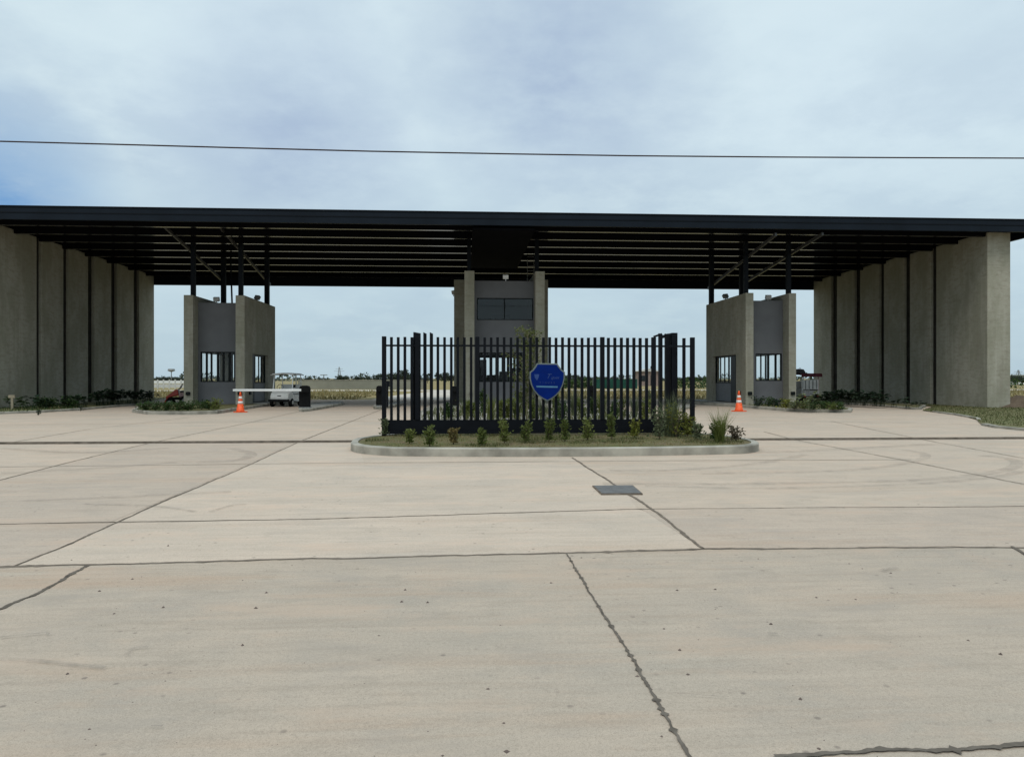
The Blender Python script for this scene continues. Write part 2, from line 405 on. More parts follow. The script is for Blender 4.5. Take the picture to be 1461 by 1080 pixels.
# loose stones and dirt crumbs on the road, nobody could count them
mb = MB(); r = random.Random(5)
for _ in range(560):
    px, py = r.uniform(-80, 1540), 785 + 310 * r.random() ** 2.0
    p = G(px, py); s = r.uniform(.003, .008) * (1 + 1.2 * (r.random() < .08))
    vs = [(p.x + s*math.cos(q)*r.uniform(.7,1.3), p.y + s*math.sin(q)*r.uniform(.7,1.3), z) for z, q in ((0,0),(0,1.6),(0,3.1),(0,4.7))]
    mb.add(vs + [(p.x, p.y, s*.6)], [(0,1,4),(1,2,4),(2,3,4),(3,0,4)])
for px, py in ((240,779),(380,846),(365,868),(573,859),(610,860),(233,867),(142,844),(1100,891),(578,842),(1142,998),(1428,934),(970,928),(346,921)):
    p = G(px, py); s = .013
    vs = [(p.x + s*math.cos(q)*r.uniform(.8,1.4), p.y + s*math.sin(q)*r.uniform(.8,1.3), 0) for q in (0,1.2,2.4,3.7,5.)]
    mb.add(vs + [(p.x, p.y, s*1.0)], [(i, (i+1) % 5, 5) for i in range(5)])
tag(mb.obj('loose_pebbles', 'stone'), 'dark crumbs of stone scattered over the concrete road', 'pebbles', kind='stuff')

# steel gate track, standing a little above the paving
yr = 17.75
tr_ = MB(); tr_.box(-32, 40, yr - .035, yr + .035, .0, .045); tr_.box(-32, 40, yr - .13, yr - .035, 0, .012); tr_.box(-32, 40, yr + .035, yr + .13, 0, .012)
tag(tr_.obj('gate_track', 'joint'), 'dark steel sliding gate rail running straight across the concrete drive', 'rail')

# inspection cover
cv = thing('inspection_cover', 'square dark grey inspection cover set in the concrete before the kerb', 'manhole cover')
q = [G(845,694.5), G(903,694), G(917,706), G(858,706.5)]
c = sum(q, Vector()) / 4
MB().prism([(p.x, p.y) for p in q], .004, .019).obj('rim', 'joint', cv)
MB().prism([((p.x-c.x)*.95+c.x, (p.y-c.y)*.93+c.y) for p in q], .019, .024).obj('plate', 'plate', cv)

# ------------------------------------------------------------------ kerbed islands
def offset_poly(poly, w):
    n = len(poly); out = []
    for i in range(n):
        a, b, c = Vector(poly[i-1]), Vector(poly[i]), Vector(poly[(i+1) % n])
        n1 = Vector((-(b-a).y, (b-a).x)).normalized(); n2 = Vector((-(c-b).y, (c-b).x)).normalized()
        m_ = (n1 + n2); m_ = m_.normalized() / max(.5, m_.normalized().dot(n1)); out.append((b.x + m_.x*w, b.y + m_.y*w))
    return out
def smooth_poly(poly, it=2):
    for _ in range(it):
        o = []
        for i in range(len(poly)):
            a, b = Vector(poly[i]), Vector(poly[(i+1) % len(poly)])
            o += [tuple(a.lerp(b, .25)), tuple(a.lerp(b, .75))]
        poly = o
    return poly
def island(poly, h, label, fill='soil', w=.15, it=2, fz=None):
    poly = smooth_poly(poly, it)
    area = sum(poly[i][0]*poly[(i+1) % len(poly)][1] - poly[(i+1) % len(poly)][0]*poly[i][1] for i in range(len(poly)))
    if area < 0: poly = poly[::-1]
    inn = offset_poly(poly, w); b1 = offset_poly(poly, .02); n = len(poly)
    fz = h - .02 if fz is None else fz
    k = MB(); vs = []
    for ring, z in ((poly, 0), (poly, h - .02), (b1, h), (inn, h), (inn, -.01)): vs += [(x, y, z) for x, y in ring]
    k.add(vs, [(a*n+i, a*n+(i+1) % n, (a+1)*n+(i+1) % n, (a+1)*n+i) for a in range(4) for i in range(n)])
    o = struct(k.obj('kerb', 'kerb'))
    struct(MB().add([(x, y, fz) for x, y in inn], [tuple(range(n))]).obj('planting_bed' if fill != 'slab' else 'island_paving', fill))
    return poly
med = []
for i in range(25):                      # gate island, front edge gently bowed towards the road
    x = -1.55 + 7.1 * i / 24
    med.append((x, 14.22 + .32 * ((x - 2.0) / 3.55) ** 2))
med += [(6.05,15.0),(6.3,15.9),(6.2,17.3),(5.4,18.4),(3,18.75),(0,18.75),(-1.7,18.4),(-2.45,17.3),(-2.5,16.2),(-2.3,15.2)]
island(med, .165, 'gate island', it=2)
def gp(*pts): return [tuple(G(x, y)[:2]) for x, y in pts]
island(gp((182,591.5),(300,592),(336,586.5),(383,579)) + [(-9.9,43.5),(-10.6,49.5),(-16.6,49.5),(-16.9,40)], .14, 'left booth island', it=1)
island(gp((998,577.5),(1060,581.5),(1090,584.5),(1150,588.5),(1236,589)) + [(19.2,39.5),(18.8,48.5),(13.2,48.5)], .14, 'right booth island', it=1)
island(gp((424,587),(434,588),(462,583.5),(492,577.5),(488,574.5),(436,578.5)), .12, 'barrier island', 'slab', it=1)
island(gp((531,583),(540,584.5),(565,581),(580,576.5),(574,574.5),(536,578.5)), .12, 'barrier island', 'slab', it=1)
island(gp((955,584),(975,585),(994,581),(990,578),(960,580)), .10, 'barrier island', 'slab', it=1)
island([(-2.1,25.5),(-1.3,23.4),(1.5,22.6),(4.8,23.0),(6.9,25.5),(6.6,38),(5.9,48),(-1.6,48),(-1.8,38)], .14, 'tower island', fill='gravel', it=2)
# slab round booths and tower
def pad(x0, x1, y0, y1): struct(MB().box(x0, x1, y0, y1, .10, .155).obj('floor_slab', 'slab'))
# wall beds with lawn
island(gp((-200,596),(0,591),(55,589),(115,585.5),(190,578.5)) + [(-21.2,56),(-40,56),(-44,40)], .10, 'left lawn', fill='lawn', it=0)
island(gp((1150,575.5),(1230,578),(1300,584),(1314,584.5)) + [(24.6,38.5),(24.6,38.7),(24.3,56),(23.6,56)], .10, 'right bed', it=0)
lawnR = gp((1316,586),(1340,589.5),(1370,593),(1393,599),(1400,606),(1461,614),(1600,628)) + [(44,40),(32,49.5),(24.7,49.5),(24.7,38)]
sheet('lawn', lawnR, .03, 'lawn')
def kerb_run(pts, w=.14, h=.10):
    P = [G(*p) for p in pts]; k = MB()
    for a, b in zip(P, P[1:]):
        t = (b - a).normalized(); n = Vector((-t.y, t.x, 0)) * w
        k.add([a, b, b + n, a + n] + [p + Vector((0,0,h)) for p in (a, b, b + n, a + n)], [(0,1,5,4),(4,5,6,7),(2,3,7,6),(3,0,4,7),(1,2,6,5)])
    return struct(k.obj('kerb', 'kerb'))
kerb_run([(1330,588.2),(1360,592),(1392,598),(1394,600)], .12, .06); kerb_run([(1400,607),(1418,610.5),(1461,614.8),(1600,629)], .16, .07)

# ------------------------------------------------------------------ gate
YG = 17.75
gate = thing('sliding_gate', 'black steel bar sliding gate parked across the planted island', 'gate', (2.0, YG, .0))
def gx(px): return atY(px, 540, YG).x - 2.0
def gz(py, px=760): return atY(px, py, YG).z
ztop, zrail, zpl1, zpl0 = gz(481), gz(493.6), gz(598.5), gz(613.5)
xl, xr = gx(545), gx(991)
def flat(x, w, d, z0, z1, y=0., slant=.05):
    # upright flat with its top cut on the slant
    return MB().add([(x-w/2,y-d/2,z0),(x+w/2,y-d/2,z0),(x+w/2,y+d/2,z0),(x-w/2,y+d/2,z0),
                     (x-w/2,y-d/2,z1-slant*.2),(x+w/2,y-d/2,z1-slant),(x+w/2,y+d/2,z1-slant*.6),(x-w/2,y+d/2,z1)],
                    [(3,2,1,0),(4,5,6,7),(0,1,5,4),(1,2,6,5),(2,3,7,6),(3,0,4,7)])
for x in (xl + .05, xr - .055):
    MB().box(x - .05, x + .05, -.05, .05, .09, ztop + .005).obj('end_post', 'gate', gate, bevel=.006)
bars = [558.5,568.2,577.7,587.6] + [624.8,634.3,643.9,653.2,662.6,672.2] + [691.4,700.7,709.9,719.2,729,738.3,747.5,756.7,765.8,775.2,784.2,793.3,802.5,811.8,820.8,830.4,839.5,848.8] + [868,877.2,886.5,895.3,904.4,913.3,922.4] + [975.8]
for px in bars:
    MB().box(gx(px) - .031, gx(px) + .031, -.04, .04, zpl1, ztop - .01 + rng.uniform(-.006, .006)).obj('bar', 'gate', gate)
for px in (595.5, 681, 859.3, 932.5):
    x = gx(px); MB().box(x - .05, x + .05, -.05, .05, zpl1, ztop + .004).obj('upright', 'gate', gate, bevel=.005)
MB().box(xl + .1, xr - .105, -.024, .024, zrail - .022, zrail + .022).obj('top_rail', 'gate', gate)
MB().box(xl + .1, xr - .105, -.03, .03, zpl0, zpl1).obj('kick_plate', 'gate', gate, bevel=.004)
MB().box(xl + .1, xr - .105, -.045, .045, zpl0 - .075, zpl0 - .001).obj('bottom_rail', 'gate', gate)
for px in (600, 760, 930):
    w = MB().wheel((gx(px), 0, .085), .045, .04, 'y').obj('roller', 'metal', gate)
# guide frames that hold the leaf upright
gl = thing('gate_guide_frame', 'left gate guide, a thick tall post with two taller bars', 'gate frame', (0, YG + .16, 0), group='guide frames of the sliding gate')
def gxo(px): return atY(px, 540, YG + .16).x
zt2 = atY(600, 473.5, YG + .16).z
flat(gxo(595), .17, .12, .1, zt2, 0, .05).obj('post', 'gate', gl, bevel=.006)
for px in (606.3, 615.5): flat(gxo(px), .075, .12, .1, zt2 - .005, 0, .06).obj('guide_bar', 'gate', gl)
gr = thing('gate_guide_frame', 'right gate guide, dense cluster of dark tall flats with hooked tops', 'gate frame', (0, YG + .16, 0), group='guide frames of the sliding gate')
zt3 = atY(950, 475.5, YG + .16).z
for k, (px, dy, w) in enumerate(((942.5, .02, .075), (953.5, .12, .09), (959.5, .30, .10))):
    x = gxo(px); flat(x, w, .14, .1, zt3, dy, .03).obj('guide_bar', 'gate', gr)
    MB().bar((x + .03, dy, zt3 - .02), (x - .16, dy, zt3 - .085), .10, .045).obj('hook', 'gate', gr)
MB().box(gxo(958.2), gxo(966.5), -.02, .55, .1, zt3 + .01).obj('post', 'gate', gr, bevel=.006)

# shield sign fixed on the bars
sg = thing('shield_sign', 'blue shield sign with silver edge hung on the black gate bars', 'sign', (0, YG - .13, 0))
outl = [(766,518.2),(795,518.6),(798,523),(801.5,527.5),(806,531),(805.6,540),(803.5,549),(799.5,557.5),(793.5,564.5),(786,570),(781,572.6),(775.5,570),(767.5,564.5),(761.5,557.5),(757.5,549),(755.4,540),(755.6,531),(760,527.3),(763.3,523)]
def shp(pp, k):
    c = (780.7, 543.)
    return [(lambda p: (p.x, p.z))(atY(c[0]+(x-c[0])*k, c[1]+(y-c[1])*k, YG - .13)) for x, y in pp]
MB().prism(shp(outl, 1.), -.02, .025, 'y').obj('edge_frame', 'silver', sg, bevel=.006)
MB().prism(shp(outl, .925), -.028, -.0205, 'y').obj('face', 'blue', sg)
def lettering(txt, px, py, hpx, shear, m, name, space=1.):
    cu = bpy.data.curves.new(name, 'FONT'); cu.body = txt; cu.size = hpx / F * YG * 1.38; cu.shear = shear; cu.align_x = 'CENTER'; cu.space_character = space; cu.extrude = .0015
    t = bpy.data.objects.new(name + '_tmp', cu); COL.objects.link(t)
    bpy.context.view_layer.update()
    me = bpy.data.meshes.new_from_object(t.evaluated_get(bpy.context.evaluated_depsgraph_get()))
    bpy.data.objects.remove(t); me.materials.clear(); me.materials.append(M[m]); me.name = name
    o = bpy.data.objects.new(name, me); COL.objects.link(o); o.parent = sg
    p = atY(px, py, YG - .13); o.location = (p.x, -.0305, p.z); o.rotation_euler = (R(90), 0, 0); return o
lettering('T', 781.5, 540, 7., .45, 'faint', 'lettering')
lettering('igues', 791.5, 540.5, 4.2, .4, 'faint', 'lettering')
for k_, ch in enumerate('TIGUES'): lettering(ch, 770.5 + 4 * k_, 547.2, 2.6, 0., 'faint', 'small_letter')
MB().prism(shp([(762,534),(769,534),(768.5,538),(766,543),(763,539)], 1.), -.0305, -.0285, 'y').obj('emblem', 'faint', sg)
MB().prism(shp([(764.8,550.3),(796,551),(795,553.2),(765.5,552.6)], 1.), -.0305, -.0285, 'y').obj('stripe', 'cyan', sg)
for px in (770, 792): MB().box(*(lambda p: (p.x-.02, p.x+.02, .025, .10, p.z-.02, p.z+.02))(atY(px, 540, YG-.13))).obj('bracket', 'metal', sg)

# ------------------------------------------------------------------ canopy
YF, YB = 35.4, 55.15
XR_, XL_ = 26.34, -22.45            # inner faces of the side walls
RX0, RX1 = -25.1, 28.95
ZB = CAMH + 7.20                     # underside of the cross beams
ZF = atY(730, 322, YF).z; ZFT = atY(730, 303.8, YF).z
can = thing('entrance_canopy', 'long flat black steel canopy roof spanning between the concrete walls', 'canopy', (2, 45, 0))
def cobj(mb, name, m, par=None, **k):
    mb.v = [(x - 2, y - 45, z) for x, y, z in mb.v]
    return mb.obj(name, m, par or can, **k)
fz1 = ZF + (ZFT - ZF) * .42
cobj(MB().box(RX0, RX1, YF, YF + .14, ZF, ZFT - .03), 'front_fascia', 'fascia', bevel=.01)
cobj(MB().box(RX0 - .02, RX1 + .02, YF - .035, YF + .16, ZFT - .03, ZFT + .03), 'parapet_cap', 'roof')
cobj(MB().box(RX0, RX1, YF - .022, YF, fz1 + .05, fz1 + .09), 'fascia_seam', 'roof')
cobj(MB().box(RX0, RX0 + .14, YF + .14, YB, ZF, ZFT - .03), 'side_fascia', 'fascia')
cobj(MB().box(RX1 - .14, RX1, YF + .14, YB, ZF, ZFT - .03), 'side_fascia', 'fascia')
zrear = atY(690, 410, YB).z
cobj(MB().box(XL_ - 2, XR_ + 2, YB, YB + .2, zrear, ZFT - .2), 'rear_fascia', 'roof')
dk = MB(); n = 190
x0 = RX0 + .15
# trapezoid profiled deck
prof = []; x = RX0 + .15
while x < RX1 - .15:
    prof += [(x, ZB + .44), (x + .12, ZB + .44), (x + .15, ZB + .50), (x + .27, ZB + .50)]; x += .30
prof = [(min(a, RX1 - .15), b) for a, b in prof]
k = len(prof)
dk.add([(a, YF + .15, b) for a, b in prof] + [(a, YB - .01, b) for a, b in prof], [(i, i+1, k+i+1, k+i) for i in range(k-1)])
cobj(dk, 'roof_deck', 'deck')
cobj(MB().box(RX0 + .15, RX1 - .15, YF + .15, YB - .01, ZB + .52, ZB + .56), 'roof_sheet', 'deck')
beamY = [atY(640, y, 40).z for y in (328.3,340,350.7,360.8,370.5,380,389.2,397)]
beamY = [40 * (ZB - CAMH) / (z - CAMH) for z in beamY]
for y in beamY:
    bm_ = cobj(MB().box(XL_ + .02, XR_ - .02, y + .02, y + .32, ZB + .015, ZB + .43), 'cross_beam', 'web')
    MB().box(XL_ + .02 - 2, XR_ - .02 - 2, y + .06 - 45, y + .27 - 45, ZB, ZB + .014).obj('flange', 'beam', bm_)
for x in (XL_ - .6, XR_ + .55): cobj(MB().box(x - .15, x + .15, YF + .16, YB - .05, ZB + .26, ZB + .43), 'edge_beam', 'roof')
# dropped soffit box over the tower
cobj(MB().box(atY(674,330,36).x, atY(762,330,36).x, YF + .2, 48.0, ZB - .11, ZB - .005), 'soffit_box', 'deck')

# ------------------------------------------------------------------ side walls
ZW = ZB + .20
def side_wall(X, out, edges, yfront, label):
    t = thing('side_wall', label, 'wall', (X, yfront, 0), group='ribbed side walls under the canopy')
    prev = None
    for (a, b) in edges:
        mb = MB().box(0, out * 1.22, a - yfront, b - yfront, 0, ZW)
        mb.obj('wall_pier', 'pier', t, bevel=.02)
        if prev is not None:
            MB().box(out * .17, out * .40, prev + .004 - yfront, a - .004 - yfront, 0, ZW - .01).obj('slot_shade_fill', 'slot_shade', t)  # near-black infill, shade of the open slot put into its colour
        prev = b
    return t
def yx(px, X): return atX(px, 500, X).y
eR = [(36.2, yx(1335.6,XR_)), (yx(1327.5,XR_), yx(1298,XR_)), (yx(1289.5,XR_), yx(1261,XR_)), (yx(1254,XR_), yx(1227,XR_)), (yx(1219,XR_), yx(1194,XR_)), (yx(1186,XR_), YB - .02)]
eL = [(35.9, yx(52.4,XL_)), (yx(59.8,XL_), yx(90.6,XL_)), (yx(98.5,XL_), yx(125.8,XL_)), (yx(134.5,XL_), yx(159,XL_)), (yx(167.,XL_), yx(191,XL_)), (yx(198.5,XL_), YB - .02)]
side_wall(XR_, 1, eR, 36.2, 'tall ribbed concrete wall holding the right end of the canopy')
side_wall(XL_, -1, eL, 35.9, 'tall ribbed concrete wall holding the left end of the canopy')

# ------------------------------------------------------------------ booths and tower
def wall_with_hole(mb, axis, a0, a1, t0, t1, z0, z1, holes):
    """wall running along axis from a0 to a1, thickness t0..t1, rectangular holes (h0,h1,zb,zt) left to right"""
    def b(p, q, zb, zt):
        if q - p < 1e-4 or zt - zb < 1e-4: return
        if axis == 'x': mb.box(p, q, t0, t1, zb, zt)
        else: mb.box(t0, t1, p, q, zb, zt)
    p = a0
    for h0, h1, zb, zt in sorted(holes):
        b(p, h0, z0, z1); b(h0, h1, z0, zb); b(h0, h1, zt, z1); p = h1
    b(p, a1, z0, z1); return mb

def window(parent, axis, h0, h1, zb, zt, t, bars, glass='glass', fw=.06, name='window'):
    """frame, mullions and pane; t = position across"""
    mb = MB()
    def b(p, q, zb_, zt_, th):
        if axis == 'x': mb.box(p, q, t - th, t + th, zb_, zt_)
        else: mb.box(t - th, t + th, p, q, zb_, zt_)
    b(h0, h0 + fw, zb, zt, .05); b(h1 - fw, h1, zb, zt, .05); b(h0 + fw, h1 - fw, zb, zb + fw, .05); b(h0 + fw, h1 - fw, zt - fw, zt, .05)
    w = mb.obj(name, 'frame', parent)
    for c, ww in bars:
        mb = MB(); x = h0 + (h1 - h0) * c; b(x - ww, x + ww, zb + fw, zt - fw, .045); mb.obj('mullion', 'frame', w)
    mb = MB(); b(h0 + fw, h1 - fw, zb + fw, zt - fw, .006); mb.obj('pane', glass, w)
    return w

def floodlight(parent, p, az, tilt=.5, m='metal'):
    x, y, z = p
    mb = MB(); mb.tube([(x,y,z),(x,y,z+.16)], .03, 6)
    d = Vector((math.cos(az), math.sin(az), -tilt)).normalized()
    c = Vector((x, y, z + .24)); mb.bar(c - d*.07, c + d*.10, .30, .22)
    return mb.obj('floodlight', m, parent)

def booth(lx0, lx1, rx0, rx1, yf, yb, ztop, door_side, dy, dz, label, wz, winx, bars, dbars, sw=(.93, 5.75)):
    t = thing('guard_booth', label, 'guard booth', ((lx1 + rx0) / 2, yf, 0), group='gatehouse booths under the canopy')
    ox, oy = t.location.x, yf
    L = lambda v: v - ox
    zt2 = ztop - .33
    d0, d1 = dy[0] - oy, dy[1] - oy
    for side, (a, b) in (('l', (lx0, lx1)), ('r', (rx0, rx1))):
        mb = MB(); holes = [(d0, d1, .155, dz)] if side == door_side else [(sw[0], sw[1], wz[0], wz[1])]
        wall_with_hole(mb, 'y', 0, yb - oy, L(a), L(b), .0, ztop, holes)
        mb.obj('side_wall', 'pier', t, bevel=.012)
    xm = (L(lx0) + L(lx1)) / 2 if door_side == 'r' else (L(rx0) + L(rx1)) / 2
    window(t, 'y', sw[0], sw[1], wz[0], wz[1], xm, [(.55, .03)], 'glass', .035)
    # recessed front wall with window, rear wall with window
    yr0 = .75; x0, x1 = L(lx1), L(rx0)
    wx0, wx1 = L(winx[0]), L(winx[1])
    mb = MB(); wall_with_hole(mb, 'x', x0 + .004, x1 - .004, yr0, yr0 + .15, .1, zt2, [(wx0, wx1, wz[0], wz[1])]); mb.obj('front_wall', 'greywall', t)
    window(t, 'x', wx0, wx1, wz[0], wz[1], yr0 + .075, bars)
    yr1 = yb - oy - .25
    mb = MB(); wall_with_hole(mb, 'x', x0 + .004, x1 - .004, yr1, yr1 + .15, .1, zt2, [(x0 + .12, x1 - .12, wz[0] - .05, wz[1] + .06)]); mb.obj('rear_wall', 'greywall', t)
    window(t, 'x', x0 + .12, x1 - .12, wz[0] - .05, wz[1] + .06, yr1 + .075, [(.5, .04)])
    MB().box(x0 + .004, x1 - .004, yr0 + .16, yr1 - .01, wz[1] + .5, wz[1] + .62).obj('ceiling', 'inner', t)
    MB().box(x0 + .004, x1 - .004, yr0 + .16, yr1 - .01, .155, .175).obj('floor', 'slab', t)
    MB().box(x0 + .004, x1 - .004, yr0 + .16, yr1 - .01, zt2 - .2, zt2 - .08).obj('roof_slab', 'greywall', t)
    # glazed door set in the side opening
    sx = (L(rx1) - .26, L(rx1) - .20) if door_side == 'r' else (L(lx0) + .20, L(lx0) + .26)
    dr = MB().box(sx[0], sx[1], d0 + .004, d1 - .004, .18, 1.22).obj('door', 'panel', t)
    tm = (sx[0] + sx[1]) / 2
    mb = MB()
    for p, q in ((d0 + .004, d0 + .08), (d1 - .08, d1 - .004)): mb.box(tm - .045, tm + .045, p, q, 1.22, dz - .004)
    mb.box(tm - .045, tm + .045, d0 + .08, d1 - .08, 1.22, 1.28); mb.box(tm - .045, tm + .045, d0 + .08, d1 - .08, dz - .10, dz - .004)
    mb.obj('door_frame', 'frame', dr)
    for c in dbars:
        y = d0 + (d1 - d0) * c; MB().box(tm - .03, tm + .03, y - .03, y + .03, 1.28, dz - .10).obj('mullion', 'frame', dr)
    MB().box(tm - .005, tm + .005, d0 + .08, d1 - .08, 1.28, dz - .10).obj('pane', 'glass', dr)
    # open leaf standing at the near jamb
    xo = L(rx1) + .01 if door_side == 'r' else L(lx0) - .01
    sg_ = 1 if door_side == 'r' else -1
    if door_side == 'l':
        X0 = L(lx0); ya, yb_ = yx(1049.3, lx0) - oy, yx(1042.3, lx0) - oy
        MB().box(X0 + .01, X0 + .07, ya, yb_, .165, dz - .12).obj('door_leaf', 'frame', t)
    else:
        X0 = L(rx1); ya, yb_ = yx(360.8, rx1) - oy, yx(363.4, rx1) - oy
        MB().box(X0 - .07, X0 - .01, ya, yb_, .165, dz - .03).obj('door_leaf', 'frame', t)
    # small black foot lamps low on the piers
    for xa in ((lx0 + lx1) / 2, (rx0 + rx1) / 2):
        MB().box(L(xa) - .11, L(xa) + .11, -.10, 0, .62, .80).obj('foot_lamp', 'frame', t, bevel=.02)
    xs = L(rx1) if door_side == 'r' else L(lx0)
    MB().box(xs, xs + sg_ * .10, d0 - .75, d0 - .5, .62, .82).obj('foot_lamp', 'frame', t, bevel=.02)
    return t, ox, oy

# left booth
yL, yLb = 40.35, 46.7
A = lambda px, Y: atY(px, 540, Y).x
lz = atY(343, 421.5, yL).z
la, lb, lc, ld = A(262, yL), A(275.3, yL), A(336, yL), A(349, yL)
wz = (atY(310, 545, yL + .8).z, atY(310, 502, yL + .8).z)
dyL = (yx(360.5, ld), yx(383, ld)); dzL = atX(361, 505, ld).z
bl, bo, by = booth(la, lb, lc, ld, yL, yLb, lz, 'r', dyL, dzL, 'grey guard booth by the white golf cart, left of the gate', wz,
                   (A(286.5, yL + .8), A(336, yL + .8) - .02), [(.17, .05), (.31, .04), (.50, .06), (.66, .05), (.84, .06)], (.22, .38, .62, .8))
pad(la - .3, ld + .9, yL + 1., yLb + 1.5)
# right booth
yR, yRb = 38.75, 45.3
rz_ = atY(1070, 418, yR).z
ra, rb, rc, rd = A(1064, yR), A(1075.2, yR), A(1125.6, yR), A(1136, yR)
dyR = (yx(1050, ra), yx(1016.5, ra)); dzR = atX(1049, 506, ra).z
wzr = (atY(1095, 543.5, yR + .8).z, atY(1095, 504.5, yR + .8).z)
br, bro, bry = booth(ra, rb, rc, rd, yR, yRb, rz_, 'l', dyR, dzR, 'grey guard booth behind the right traffic cone and planted bed', wzr,
                     (A(1077.5, yR + .8) , A(1115, yR + .8)), [(.22, .025), (.50, .05), (.78, .05)], (.30, .45, .62, .80))
pad(ra - .8, rd + .3, yR + 1., yRb + 1.5)
floodlight(bl, (A(309, yL+1.2) - bo, 1.2, lz - .33), -1.6, .4, 'offwhite'); floodlight(bl, ((lc+ld)/2 - bo, yx(373, ld) - by, lz), -.6, .8)
floodlight(br, ((ra+rb)/2 - bro, yx(1030, ra) - bry, rz_), -2.5, .9); floodlight(br, (A(1096, yR+1.2) - bro, 1.2, rz_ - .33), -1.6, .4, 'offwhite')

# tower
yT, yTb = 40.2, 47.5
tz = atY(720, 386.8, yT).z
ta, tb, tc_, td = A(662.6, yT), A(676.9, yT), A(763.8, yT), A(777.2, yT)
tw = thing('gatehouse_tower', 'two-storey grey gatehouse tower between two taller concrete piers', 'gatehouse', ((tb + tc_) / 2, yT, 0))
to = tw.location.x
L = lambda v: v - to
for a, b in ((ta, tb), (tc_, td)): MB().box(L(a), L(b), 0, 5.6, 0, tz).obj('front_pier', 'pier', tw, bevel=.015)
MB().box(L(A(648, yT + 6.2)), L(ta) + .35, 5.62, 6.3, 0, atY(655, 401, yT + 6.2).z).obj('rear_pier', 'pier', tw, bevel=.015)
MB().box(L(td) - .35, L(A(780.5, yT + 6.2)), 5.62, 6.3, 0, atY(778, 401, yT + 6.2).z).obj('rear_pier', 'pier', tw, bevel=.015)
yw = .8
zt_ = atY(720, 401, yT + yw).z
uw = (L(A(680.3, yT+yw)), L(A(760.8, yT+yw)), atY(720, 456.8, yT+yw).z, atY(720, 425.3, yT+yw).z)
lw = (L(A(683, yT+yw)), L(A(752, yT+yw)), atY(720, 545, yT+yw).z, atY(720, 503, yT+yw).z)
# front wall is built in two storeys
mb = MB(); zm = 3.8
wall_with_hole(mb, 'x', L(tb) + .004, L(tc_) - .004, yw, yw + .18, .1, zm, [lw]); wall_with_hole(mb, 'x', L(tb) + .004, L(tc_) - .004, yw, yw + .18, zm, zt_, [uw])
mb.obj('front_wall', 'greywall', tw)
window(tw, 'x', *uw, yw + .10, [(.49, .03)], 'dglass', .05)
window(tw, 'x', *lw, yw + .10, [(.12, .045), (.24, .05), (.36, .045), (.50, .07), (.62, .04), (.74, .07), (.87, .05)], 'glass', .07)
mb = MB(); wall_with_hole(mb, 'x', L(tb) + .004, L(tc_) - .004, 5.2, 5.35, .1, zt_, [(lw[0] + .1, lw[1] - .1, lw[2], lw[3])]); mb.obj('rear_wall', 'greywall', tw)
window(tw, 'x', lw[0] + .1, lw[1] - .1, lw[2], lw[3], 5.28, [(.3, .04), (.7, .04)])
for z in (3.5, zt_ - .25): MB().box(L(tb) + .004, L(tc_) - .004, yw + .19, 5.19, z, z + .15).obj('floor_slab' if z < 5 else 'roof_slab', 'inner', tw)
MB().box(lw[0] + .3, lw[1] - .3, 2.2, 2.8, .16, 1.15).obj('desk', 'seatbl', tw)
for q_, w_, h_ in ((.5, .5, .55), (1.2, .55, .75), (1.85, .3, .95), (2.35, .4, .5)): MB().box(lw[0] + q_, lw[0] + q_ + w_, 2.3, 2.5, 1.15, 1.15 + h_).obj('monitor', 'seatbl', tw, bevel=.03)
MB().box(lw[0] + .05, lw[0] + .5, 3.4, 3.6, .16, 2.6).obj('cabinet', 'seatbl', tw)
MB().box(lw[0], lw[1], yw - .04, yw + .01, lw[3] - .30, lw[3] - .12).obj('window_canopy', 'frame', tw)
MB().box(uw[0] + .9, uw[0] + 1.9, 2., 2.5, 3.66, 5.1).obj('cabinet', 'seatbl', tw)
pad(ta - .3, td + .3, yT - .4, yTb + 1.5)
floodlight(tw, (L(A(721.5, yT+yw+.1)), yw + .1, zt_), -1.6, .3, 'white'); floodlight(tw, (L(A(647, yT+6.3)), 6.4, zt_ - .25), 3.0, .2, 'offwhite')
for px in (658.5, 672): MB().box(L(A(px, yT)) - .07, L(A(px, yT)) + .07, -.12 if px > 665 else -.10, 0, .6, .78).obj('foot_lamp', 'frame', tw) if px > 665 else None

# columns standing on the booth walls and tower piers, and the sloping braces
def column(x, y, z0, s=.11): cobj(MB().box(x - s, x + s, y - s, y + s, z0, ZB + .42), 'column', 'roof')
for X, py0, pxs in ((lb - .14, lz, (273.5, 319)), (lc + .15, lz, (348, 381)), (ra + .17, rz_, (1064, 1015)), (rc + .17, rz_, (1125, 1058))):
    for i, px in enumerate(pxs):
        Y = (yL if X < 0 else yR) + .45 if i == 0 else yx(px, X)
        column(X, Y, py0 - .02, .11 if i == 0 else .13)
cobj(MB().tube([(A(331.5, 46.4), 46.4, lz - .3), (A(329, 46.4), 46.4, ZB)], .055, 8), 'drain_pipe', 'roof')
for x in (ta + .25, tc_ + .12): column(x, yT + .4, tz - .02, .11)
for X, a, b in ((lb - .14, (227, 311.5), (325, 404)), (lc + .15, (309, 313), (389, 406)), (ra + .17, (1112.6, 326.5), (1007, 411.5)), (rc + .17, (1180, 327), (1058, 404))):
    p, q = atX(*a, X), atX(*b, X)
    if p.y < YF + .25: p = p.lerp(q, (YF + .25 - p.y) / (q.y - p.y))
    cobj(MB().bar((X + .16 * (1 if X > 0 else -1), p.y, p.z), (X + .16 * (1 if X > 0 else -1), q.y, q.z), .10, .15), 'sloping_brace', 'brace')
